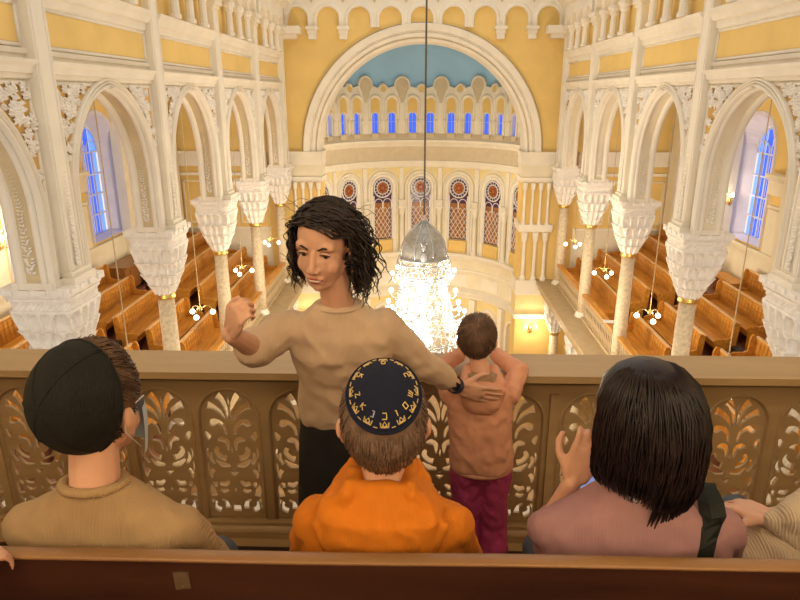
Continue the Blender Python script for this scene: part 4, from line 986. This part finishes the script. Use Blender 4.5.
# balustrades between the columns
bal0=None
def make_balustrade(x,y0,y1,label):
    L=y1-y0; t=thing('balustrade',label,'balustrade',(x,(y0+y1)/2,-7.0),'gallery balustrades')
    o=G().box(-.09,.09,-L/2,L/2,.78,.86).build('top_rail','pew_wood',None); o.parent=t
    o=G().box(-.07,.07,-L/2,L/2,0,.08).build('bottom_rail','balustrade_tan',None); o.parent=t
    gb=G()
    gb.tube([(0,0,.08),(0,0,.78)],.014,5); gb.tube([(0,.05*math.sin(q*PI/4),.1+.66*q/8) for q in range(9)],.012,4)
    gb.tube([(0,-.05*math.sin(q*PI/4),.1+.66*q/8) for q in range(9)],.012,4); gb.ell((0,0,.43),(.02,.03,.03),nu=6,nv=8)
    ob=gb.build('baluster','balustrade_tan',None); ob.parent=t; n=20; ob.location=(0,-L/2+.12,0)
    for i in range(1,n):
        c=ob.copy(); C.objects.link(c); c.parent=t; c.location=(0,-L/2+.12+(L-.24)*i/(n-1),0)
    return t
for sd in(-1,1):
    for k in range(2,5):
        x=CX+sd*5.32; side='left' if sd<0 else 'right'
        wh={2:'between the second and third columns',3:'between the third and fourth columns',4:'between the last two columns'}[k]
        lb=f'scrollwork balustrade of the {side} gallery, {wh} from the railing' if k<4 else f'scrollwork balustrade of the {side} gallery {wh} before the chancel'
        if bal0 is None: bal0=make_balustrade(x,COLY[k]+.24,COLY[k+1]-.24,lb)
        else: dup(bal0,(x,(COLY[k]+COLY[k+1])/2,-7.0),lb)

# pews facing the nave (built for the right side; the left side is turned round)
def pew_meshes(L):
    def ends(g,y):
        pr=[(0,0),(-.06,.92),(-.04,1.0),(.02,1.03),(.06,1.0),(.09,.9),(.10,.62),(.2,.58),(.42,.58),(.48,.54),(.49,.46),(.45,.4),(.45,0)]
        g.poly([(-a,b) for a,b in pr],[],lambda a,b,d:(a,y+d,b),-.025,.025)
    b=G(); b.add([(.0,-L/2,.1),(.05,-L/2,.97),(.09,-L/2,.97),(.04,-L/2,.1),(.0,L/2,.1),(.05,L/2,.97),(.09,L/2,.97),(.04,L/2,.1)],[(0,1,2,3),(4,7,6,5),(0,4,5,1),(1,5,6,2),(2,6,7,3),(3,7,4,0)])
    n=int(L/.16)
    for i in range(n):
        y=-L/2+.1+(L-.2)*i/max(1,n-1); b.add([(.003,y-.008,.5),(.003,y+.008,.5),(.043,y+.008,.93),(.043,y-.008,.93),(-.01,y,.5),(.03,y,.93)],[(0,4,5,3),(4,1,2,5)])
    s=G().box(-.44,.03,-L/2,L/2,.40,.45); s.box(-.44,-.41,-L/2,L/2,.3,.40)
    c=G().box(.03,.11,-L/2,L/2,.965,.99)
    e1=G(); ends(e1,-L/2); e2=G(); ends(e2,L/2)
    return b,s,c,e1,e2
def make_pew(L,loc,label,sd):
    t=thing('pew',label,'pew',loc,'pews in the side galleries')
    b,s,c,e1,e2=pew_meshes(L)
    for g,n,m in((b,'backrest','pew_wood'),(s,'seat','pew_wood'),(c,'top_rail','pew_cap'),(e1,'end_panel','pew_wood'),(e2,'end_panel','pew_wood')):
        o=g.build(n,m,None); o.parent=t
    return t
SEG=[(19.0,24.4,'by the far end wall'),(15.05,17.75,'just before the window aisle'),(10.5,14.2,'middle stretch'),(5.9,9.7,'nearest the railing')]
rown=['front row','second row','third row','fourth row','wall row']
proto={}
for sd in(-1,1):
    side='left' if sd<0 else 'right'
    for r in range(5):
        for q,(a,b,wd) in enumerate(SEG):
            if q==3 and r<2: continue
            lb=f'wooden pew, {side} gallery, {rown[r]}, {wd}'
            if r==4 and q==0: a=21.3; q=9
            loc=(CX+sd*ROWX[r],(a+b)/2,ROWF[r])
            if q not in proto: proto[q]=make_pew(b-a,loc,lb,sd)
            else: dup(proto[q],loc,lb,rz=0)
            if q in proto and sd<0:
                pass
# turn the left-hand pews to face the nave
for o in list(C.objects):
    if o.name.startswith('pew') and o.parent is None and o.location.x<0: o.rotation_euler=(0,0,PI)
# dark heaters on the pew ends at the aisles
for sd in(-1,1):
    side='left' if sd<0 else 'right'
    for r,y in ((1,14.55),(2,14.55),(1,18.4)):
        t=thing('heater',f'dark floor heater in the {side} gallery aisle beside the {["first","second","third"][r]} row pews, '+('near the window' if y>15 else 'toward the railing'),'heater',(CX+sd*(ROWX[r]-.1),y,ROWF[r]),'aisle heaters')
        o=G().box(-.1,.1,-.25,.25,.05,.5).build('heater_body','dark_metal',None); o.parent=t
        g=G(); 
        for i in range(6): g.box(-.12,.12,-.22+i*.08,-.19+i*.08,.08,.47)
        o=g.build('heater_fins','dark_metal',None); o.parent=t
        o=G().box(-.08,.08,-.2,-.16,0,.06).box(-.08,.08,.16,.2,0,.06).build('heater_feet','dark_metal',None); o.parent=t

# ------------------------------------------------------------------ lights
def point(name,loc,e,col=(1,.82,.58),r=.1,parent=None):
    l=bpy.data.lights.new(name,'POINT'); l.energy=e; l.color=col; l.shadow_soft_size=r
    o=bpy.data.objects.new(name,l); C.objects.link(o); o.location=loc
    if parent: o.parent=parent
    return o
# pendants in the arch openings
def make_pendant(loc,label,top):
    t=thing('pendant_lamp',label,'lamp',loc,'three-globe pendants in the arches')
    o=G().tube([(0,0,.5),(0,0,top)],.011,5).build('cord','cord_tan',None); o.parent=t
    g=G().lathe([(.01,.52),(.03,.5),(.012,.46),(.012,.1),(.04,.06),(.055,0),(.03,-.05),(.0,-.07)],(0,0,0),12); o=g.build('hub','brass',None,True); o.parent=t
    for i in range(3):
        a=2*PI*i/3+.5; c,s=math.cos(a),math.sin(a)
        o=G().tube([(c*.03,s*.03,.02),(c*.14,s*.14,.07),(c*.25,s*.25,.03),(c*.29,s*.29,-.05)],.01,5).build('arm','brass',None,True); o.parent=t
        o=G().ell((c*.29,s*.29,-.11),.062).build('globe','globe_lamp',None,True); o.parent=t
    return t
pp=None
for sd in(-1,1):
    side='left' if sd<0 else 'right'
    for k,w in ((1,'first arch from the railing'),(2,'second arch from the railing'),(3,'third arch from the railing'),(4,'last arch before the chancel')):
        loc=(CX+sd*5.37,COLY[k]+1.935,-4.9); lb=f'three-globe brass pendant lamp, {side} arcade, {w}'
        if pp is None: pp=make_pendant(loc,lb,4.93)
        else: dup(pp,loc,lb)
        l=point('pendant_light',(loc[0],loc[1],-4.75),38,r=.2)
# sconces
def make_sconce(loc,sd,label,arms=5,wall_dir=None):
    t=thing('wall_sconce',label,'sconce',loc,'brass wall sconces')
    w=V(wall_dir); tn=V((0,0,1)).cross(w)
    g=G().lathe([(.02,-.2),(.06,-.15),(.08,0),(.05,.12),(.01,.2)],(0,0,0),12); o=g.build('backplate','brass',None,True); o.parent=t
    for i in range(arms):
        a=PI*(i+.5)/arms; d=w*math.sin(a)*.3+tn*math.cos(a)*.3
        o=G().tube([V((0,0,-.05)),d*.5+V((0,0,-.14)),d+V((0,0,-.05)),d+V((0,0,.08))],.012,5).build('arm','brass',None,True); o.parent=t
        o=G().ell(d+V((0,0,.15)),(.045,.045,.075)).build('bulb','bulb',None,True); o.parent=t
    point('sconce_light',V(loc)+w*.5+V((0,0,.15)),60,r=.15)
make_sconce((OX[-1]+.12,13.62,-3.1),-1,'lit brass candle sconce on the left gallery wall, at the left edge',5,(1,0,0))
make_sconce((OX[1]-.12,19.9,-3.0),1,'lit brass candle sconce on the right gallery wall beside the blue window',5,(-1,0,0))
make_sconce((CX+4.5,YW-.1,-9.05),1,'lit brass sconce low on the yellow ground floor pier',2,(0,-1,0))
make_sconce((CX-4.5,YW-.1,-9.05),-1,'lit brass sconce on the yellow ground floor pier left of the apse',2,(0,-1,0))

# chandelier
cx,cy=CX+.02,16.0
ch=thing('chandelier','huge crystal chandelier with grey crown dome and dozens of glowing bulbs','chandelier',(cx,cy,-3.05))
def ring(g,r,z,t=.02,n=48,fl=1): g.tube([(cx+r*math.cos(2*PI*i/n),cy+r*math.sin(2*PI*i/n),z) for i in range(n)],t,6,closed=True)
G().tube([(cx,cy,-3.0),(cx,cy,6)],.022,6).build('cord','cord_dark',ch)
g=G(); rows=[]
for z,r in ((-3.92,.60),(-3.72,.585),(-3.55,.54),(-3.38,.45),(-3.24,.32),(-3.12,.18),(-3.04,.07),(-2.98,.04)):
    rows.append([(cx+r*(1+.03*abs(math.sin(j*PI/12)))*math.cos(2*PI*j/96),cy+r*(1+.03*abs(math.sin(j*PI/12)))*math.sin(2*PI*j/96),z) for j in range(96)])
g.grid(rows,cv=True); g.build('crown_dome','crown_grey',ch,True)
for i in range(8):
    a=2*PI*(i+.5)/8-PI/2
    G().tube([(cx+r*math.cos(a),cy+r*math.sin(a),z) for z,r in ((-3.9,.62),(-3.7,.61),(-3.5,.53),(-3.3,.4),(-3.15,.24),(-3.0,.06))],.016,5).build('crown_rib','crystal',ch,True)
g=G(); g.ell((cx,cy-.63,-3.80),(.09,.05,.12)); g.ell((cx,cy-.60,-3.58),(.06,.04,.09)); g.ell((cx-.06,cy-.57,-3.48),(.035,.03,.05)); g.ell((cx+.06,cy-.57,-3.48),(.035,.03,.05)); g.ell((cx,cy-.52,-3.38),(.03,.03,.06)); g.build('crest','crystal',ch,True)
G().lathe([(.02,-3.05),(.05,-3.0),(.03,-2.93),(.045,-2.88),(0,-2.82)],(cx,cy,0),10).build('finial','crystal',ch,True)
for z,r in ((-3.93,.64),(-4.05,.68),(-4.36,.70),(-4.48,.56)):
    g=G(); ring(g,r,z,.022); g.build('crown_ring','crystal',ch,True)
g=G()
for i in range(32):
    a=2*PI*i/32
    for s_ in(-1,1):
        P=[]
        for q in range(9):
            t=q/8; aa=a+s_*.08*math.sin(t*PI*1.5); P.append((cx+.69*math.cos(aa),cy+.69*math.sin(aa),-4.05-.3*t))
        g.tube(P,.009,4)
g.build('filigree','crystal',ch,True)
levels=[(-4.48,.56),(-4.62,.50),(-4.85,.62),(-5.1,.68),(-5.4,.74),(-5.62,.74),(-5.75,.84),(-6.1,1.0),(-6.5,1.1),(-7.0,1.0),(-7.4,.7)]
d0=None
for n_,r,z in ((24,.70,-4.42),(24,.56,-4.54),(24,.70,-5.18),(24,.80,-5.70)):
    for i in range(n_):
        a=2*PI*i/n_; p=(r*math.cos(a),r*math.sin(a),z+3.05)
        if d0 is None: d0=G().lathe([(.004,0.05),(.02,0),(.028,-.04),(.002,-.1)],(0,0,0),5).build('crystal_drop','crystal',None); d0.parent=ch; d0.location=p
        else: c=d0.copy(); C.objects.link(c); c.parent=ch; c.location=p
for z,r in levels[2:]:
    g=G(); ring(g,r,z,.02); ring(g,r-.015,z+.06,.01); g.build('cage_ring','crystal',ch,True)
g=G()
for i in range(24):
    a=2*PI*i/24; g.tube([(cx+r*math.cos(a),cy+r*math.sin(a),z) for z,r in levels],.01,4)
    if i%2:
        for (z0,r0),(z1,r1) in zip(levels[1:-1],levels[2:]):
            P=[(cx+(r0+(r1-r0)*t+.05*math.sin(PI*t))*math.cos(a+.14*math.sin(2*PI*t)),cy+(r0+(r1-r0)*t+.05*math.sin(PI*t))*math.sin(a+.14*math.sin(2*PI*t)),z0+(z1-z0)*t) for t in [q/8 for q in range(9)]]
            g.tube(P,.011,4)
g.build('cage_wires','crystal',ch,True)
G().lathe([(.06,-3.9),(.05,-4.6),(.1,-4.7),(.16,-4.9),(.08,-5.1),(.06,-5.6),(.2,-5.9),(.26,-6.2),(.12,-6.6),(.08,-7.5)],(cx,cy,0),16).build('central_stem','crystal',ch,True)
for r0,r1,z,n,ph in ((.66,.82,-4.45,8,.2),(.62,.84,-4.95,8,0),(.74,.98,-5.35,10,.3),(.9,1.45,-5.8,12,.12),(1.0,1.75,-6.3,12,.4)):
    for i in range(n):
        a=2*PI*i/n+ph; c,s_=math.cos(a),math.sin(a); rr=r1; ga=G()
        ga.tube([(cx+c*r0,cy+s_*r0,z),(cx+c*(r0*.5+rr*.5),cy+s_*(r0*.5+rr*.5),z-.12),(cx+c*rr,cy+s_*rr,z-.02),(cx+c*rr,cy+s_*rr,z+.05)],.014,4)
        arm=ga.build('candle_arm','crystal',ch,True)
        G().ell((cx+c*rr,cy+s_*rr,z+.12),(.055,.055,.065),nu=8,nv=10).build('bulb','bulb',arm,True)
for i in range(14):
    a=2*PI*i/14; G().ell((cx+.42*math.cos(a),cy+.42*math.sin(a),-4.9-.35*(i%4)),.055,nu=8,nv=10).build('inner_bulb','bulb',ch,True)
for z,e in ((-4.7,130),(-5.6,190),(-6.6,200)):
    for a in (0,2.1,4.2): point('chandelier_light',(cx+1.25*math.cos(a),cy+1.25*math.sin(a),z),e,(1,.88,.68),.2)
for x in(-2.2,2.2): point('apse_fill_light',(CX+x,26.4,-3.2),60,(1,.86,.64),.3)  # fill lights with no fitting, added to lift the apse
point('apse_fill_light',(CX,27.0,-9.5),200,(1,.86,.64),.3)  # added fill for the lower apse, no lamp there

# clutter in the galleries
t=thing('potted_plant','dried plant in a red pot beside the left gallery window','potted plant',(OX[-1]+.42,20.75,-3.9))
G().lathe([(.12,-3.9),(.17,-3.55),(.18,-3.5),(.15,-3.5),(.1,-3.6)],(OX[-1]+.42,20.75,0),14).build('pot','red_pot',t,True)
g=G(); rr=random.Random(2)
for i in range(26):
    a=rr.uniform(0,6.28); l=rr.uniform(.2,.5); p=V((OX[-1]+.42,20.75,-3.55)); P=[p+V((math.cos(a)*l*.5*q/4,math.sin(a)*l*.5*q/4,l*1.2*q/4-.02*q*q)) for q in range(5)]; g.tube(P,[.012,.012,.01,.01,.004],4)
    g.ell(P[-1],(.03,.03,.035),nu=5,nv=6)
g.build('dry_stems','dry_plant',t)
t=thing('plant_stand','tall narrow dark wooden stand holding the red pot','stand',(OX[-1]+.42,20.75,-5.67))
G().box(OX[-1]+.24,OX[-1]+.60,20.57,20.93,-3.95,-3.9).build('stand_top','pew_dark',t)
g=G(); g.lathe([(.2,-5.67),(.16,-5.6),(.05,-5.5),(.05,-4.1),(.12,-3.95)],(OX[-1]+.42,20.75,0),12); g.build('stand_post','pew_dark',t,True)
t=thing('cabinet','dark red-brown wooden cabinet under the left blue window','cabinet',(OX[-1]+.5,19.1,-5.67))
G().box(OX[-1]+.16,OX[-1]+.75,18.1,20.2,-5.6,-4.92).build('body','pew_dark',t)
G().box(OX[-1]+.14,OX[-1]+.80,18.15,20.25,-4.92,-4.87).build('top','pew_dark',t)
for yy in(18.45,19.15): 
    d=G().box(OX[-1]+.75,OX[-1]+.77,yy,yy+.6,-5.52,-5.0).build('door','pew_dark',t); G().ell((OX[-1]+.785,yy+.5,-5.25),.02,nu=6,nv=8).build('knob','brass',d)
t=thing('wall_bench','low bench on dark brackets under the right blue window','bench',(OX[1]-.35,18.4,-5.67))
G().box(OX[1]-.6,OX[1]-.14,17.5,19.4,-5.25,-5.18).build('seat','pew_wood',t)
for y in(17.7,19.2): G().box(OX[1]-.55,OX[1]-.2,y-.05,y+.05,-5.67,-5.25).build('bracket','pew_dark',t)
for i,(x,y,z,a,lb) in enumerate(((5.5,14.55,-6.12,.3,'open white booklet on the right balustrade desk behind the hair of the woman in mauve'),(5.48,17.3,-6.12,-.2,'white paper sheet on the right balustrade rail near the third column'))):
    g=G(); T=Matrix.Translation((x,y,z))@Matrix.Rotation(a,4,'Z'); g.box(-.16,.0,-.12,.12,0,.012,T=T@Matrix.Rotation(.1,4,'Y')); g.box(0,.16,-.12,.12,0,.012,T=T@Matrix.Rotation(-.1,4,'Y'))
    tag(g.build('booklet','paper'),lb,'booklet')

# ------------------------------------------------------------------ foreground gallery
YR=2.5
mr=lambda x,z,d:(x,YR-d,z)
rail=thing('railing','brown painted wooden gallery railing with arched openwork panels','railing',(0,YR,-1.95))
CEN=[-2.3,-2.0,-1.71,-1.41,-1.11,-.815,-.505,-.2,.11,.42,.76,1.07,1.375,1.685,1.99,2.3]
ZB,ZT=-1.845,-1.205; HW=.128
def opening(x,e=0): return [(x-HW-e,ZB-e)]+rnd(HW+e,16,(x,ZT-HW))+[(x+HW+e,ZB-e)]
g=G(); g.poly([(-2.6,-1.93),(2.6,-1.93),(2.6,-1.13),(-2.6,-1.13)],[opening(x,.012) for x in CEN],mr,-.02,.02); g.build('board','rail_paint',rail)
g=G()
for x in CEN: g.sweep(opening(x)[::1],[(.012,.02),(.010,.028),(.0,.022),(-.004,.0)],mr)
g.build('opening_trim','rail_paint',rail,True)
g=G(); g.box(-2.6,2.6,2.33,2.56,-1.085,-1.055); g.build('cap','rail_paint',rail)
g=G(); bands(g,mr,-2.6,2.6,[]) if 0 else None
g.grid([[(x,y,z) for y,z in ((2.35,-1.085),(2.36,-1.10),(2.40,-1.105),(2.43,-1.12),(2.44,-1.135),(2.475,-1.14),(2.48,-1.15),(2.48,-1.16))] for x in(-2.6,2.6)])
g.grid([[(x,y,z) for y,z in ((2.48,-1.855),(2.465,-1.862),(2.465,-1.88),(2.455,-1.89),(2.44,-1.895),(2.44,-1.93),(2.40,-1.94),(2.40,-1.95))] for x in(-2.6,2.6)]); g.build('rail_moulding','rail_paint',rail)
for x in(.59,-1.86,1.83+.0): G().box(x-.018,x+.018,2.465,2.48,-1.85,-1.2).build('stile','rail_paint',rail)
G().box(-2.6,2.6,2.36,2.44,-2.02,-1.94).build('plinth','bench_dark',rail)
# openwork: board pierced by leaf and scroll shaped holes
def stroke(P,W,sub=3):
    pts=[V((p[0],p[1])) for p in P]; Q=[];WW=[]
    n=len(pts)
    for i in range(n-1):
        p0=pts[max(i-1,0)];p1=pts[i];p2=pts[i+1];p3=pts[min(i+2,n-1)]
        for k in range(sub):
            t=k/sub; Q.append(.5*((2*p1)+(p2-p0)*t+(2*p0-5*p1+4*p2-p3)*t*t+(3*p1-p0-3*p2+p3)*t**3)); WW.append(W[i]+(W[i+1]-W[i])*t)
    Q.append(pts[-1]); WW.append(W[-1]); L=[];R=[]
    for i,q in enumerate(Q):
        t=(Q[min(i+1,len(Q)-1)]-Q[max(i-1,0)]).normalized(); nn=V((-t.y,t.x)); w_=WW[i]*1.12+.3; L.append(q+nn*w_); R.append(q-nn*w_)
    return [(p.x,p.y) for p in L+R[::-1]]
U=1/78.  # design in the photograph's proportions: half width 85, height 450 (units scaled below)
def H(P,W): return ('s',P,W)
half=[ # coordinates: x from centre, y down from the top of the opening (0..440)
 H([(6,95),(9,62),(22,30),(34,18)],[2,6,9,13]),
 H([(14,100),(28,74),(50,56),(66,50)],[2,6,8,13]),
 H([(14,152),(18,126),(36,108),(52,110),(60,122)],[3,5,7,12,5]),
 H([(80,142),(72,158),(74,172)],[3,8,2]),
 H([(12,208),(14,178),(28,168),(44,172)],[2,7,9,3]),
 H([(20,236),(38,230),(50,212),(44,196)],[10,8,7,5]),
 H([(10,262),(34,258),(56,240)],[4,9,3]),
 H([(66,214),(70,236),(60,256)],[3,6,4]),
 H([(78,200),(80,218),(78,236)],[2,3,2]),
 H([(64,276),(74,292),(72,308)],[6,6,2]),
 H([(80,250),(80,270),(80,284)],[2,3,2]),
 H([(18,318),(32,330),(50,326)],[3,8,6]),
 H([(64,322),(66,340)],[6,7]),
 H([(76,330),(74,352),(70,374)],[3,8,9]),
 H([(24,350),(38,356),(50,350)],[5,6,3]),
 H([(30,420),(34,396),(48,386)],[9,5,3]),
 H([(52,426),(66,420),(72,404),(64,394)],[9,8,6,4]),
 H([(76,384),(78,420)],[4,3]),
]
center=[[(-12,408),(12,408),(14,430),(-14,430)],[(0,300),(-16,284),(-27,268),(-10,272),(0,278),(10,272),(27,268),(16,284)],[(0,190),(4,206),(0,222),(-4,206)],[(0,342),(5,352),(0,362),(-5,352)],[(0,22),(4,40),(0,58),(-4,40)]]
holes=[]
sx=.120/85; sy=.625/440
for k,P,W in half:
    o=stroke([(a,b) for a,b in P],W)
    for s in(-1,1): holes.append([(s*a*sx,ZT-.006-b*sy) for a,b in o])
for o in center: holes.append([(a*sx,ZT-.006-b*sy) for a,b in o])
g=G(); g.poly(opening(0,.008),holes,lambda x,z,d:(x,-d,z),-.009,.006)
pm=g.build('openwork_panel','rail_paint',rail); pm.location=(CEN[0],YR-rail.location.y,-rail.location.z)
for x in CEN[1:]:
    c=pm.copy(); C.objects.link(c); c.parent=rail; c.location=(x,YR-rail.location.y,-rail.location.z)
# floors
g=G(); g.box(-2.6,2.6,1.42,2.62,-2.15,-1.95); g.box(-2.6,2.6,-.2,1.42,-2.15,-1.62); g.box(-2.6,2.6,-3.0,-.2,-2.15,-1.30); tag(g.build('floor_gallery','floor_red'),kind='structure')
g=G(); g.box(-2.6,2.6,2.56,2.75,-2.6,-1.95); tag(g.build('trim_3','stucco'),kind='structure')
g=G(); g.box(-2.75,2.75,-3.1,2.65,1.45,1.6); tag(g.build('ceiling','stucco_cream'),kind='structure')  # unseen ceiling, added to keep world light off the foreground
for nm,b in (('wall_blocker_left',(-2.75,-2.6,-3.1,2.65)),('wall_blocker_right',(2.6,2.75,-3.1,2.65)),('wall_blocker_back',(-2.6,2.6,-3.1,-3.0))):
    g=G(); g.box(*b,-2.15,1.45); tag(g.build(nm,'stucco_cream'),kind='structure')  # out-of-view walls added with the ceiling to dim the foreground
for x,yl in((-1.3,.1),(1.3,.1),(-1.0,-2.0),(1.0,-2.0)):     # unseen lamps added to brighten the dim foreground
    t=thing('fill_lamp','added unseen fill lamp on the gallery ceiling, '+('left ' if x<0 else 'right ')+('front' if yl>0 else 'rear'),'lamp',(x,yl,1.45),'added gallery fill lamps')
    o=G().lathe([(.16,0),(.17,-.03),(.15,-.04)],(0,0,0),20).build('fitting','brass',None,True); o.parent=t
    o=G().lathe([(.15,-.03),(.15,-.08),(.11,-.14),(.0,-.16)],(0,0,0),20).build('shade','globe_lamp',None,True); o.parent=t
    point('fill_lamp_light',(x,yl,1.15),30 if yl>0 else 52,(1,.82,.6),.25)
# bench the children sit on
bn=thing('bench','long dark wooden bench with a lighter top edge','bench',(0,1.1,-1.62))
G().box(-2.2,2.2,.9583,.985,-1.60,-.811).build('backrest','bench_dark',bn)
g=G(); g.grid([[(x,y+.002*math.sin(x*3.1),z+.0008*math.sin(x*9)) for y,z in ((.9585,-.812),(.957,-.809),(.957,-.8065),(.960,-.8045),(.983,-.8045),(.988,-.806),(.988,-.82))] for x in [-2.2+4.4*i/60 for i in range(61)]]); g.build('top_edge','bench_edge',bn,True)  # top edge in a paler wood tone than the backrest
G().box(-2.2,2.2,.985,1.42,-1.325,-1.29).build('seat','bench_dark',bn)
for x in(-2.1,-1.05,.98,2.1): G().box(x-.03,x+.03,.99,1.38,-1.62,-1.325).build('support','bench_dark',bn)
g=G(); g.poly([(-.443,-.835),(-.415,-.833),(-.412,-.868),(-.441,-.872)],[],lambda x,z,d:(x,.9583-d,z),0,.003)
for x,z in((-.428,-.84),(-.427,-.866)): g.ell((x,.9545,z),(.002,.002,.002),nu=4,nv=6)
g.build('metal_tag','tag_tan',bn)

# ------------------------------------------------------------------ camera, world, exposure
cam=bpy.data.cameras.new('camera'); cam.sensor_width=36; cam.lens=36*640/800; cam.clip_start=.05; cam.clip_end=200
co=bpy.data.objects.new('camera',cam); C.objects.link(co); co.location=(0,0,0)
co.rotation_euler=Euler((PI/2-math.atan(204/640),0,math.atan(18/671.7)),'XYZ'); bpy.context.scene.camera=co
w=bpy.data.worlds.new('world'); bpy.context.scene.world=w; w.use_nodes=True
w.node_tree.nodes['Background'].inputs[0].default_value=(1,.92,.82,1); w.node_tree.nodes['Background'].inputs[1].default_value=1.02
vs=bpy.context.scene.view_settings; vs.view_transform='Standard'; vs.look='None'; vs.exposure=-.06; vs.gamma=1; vs.use_curve_mapping=False
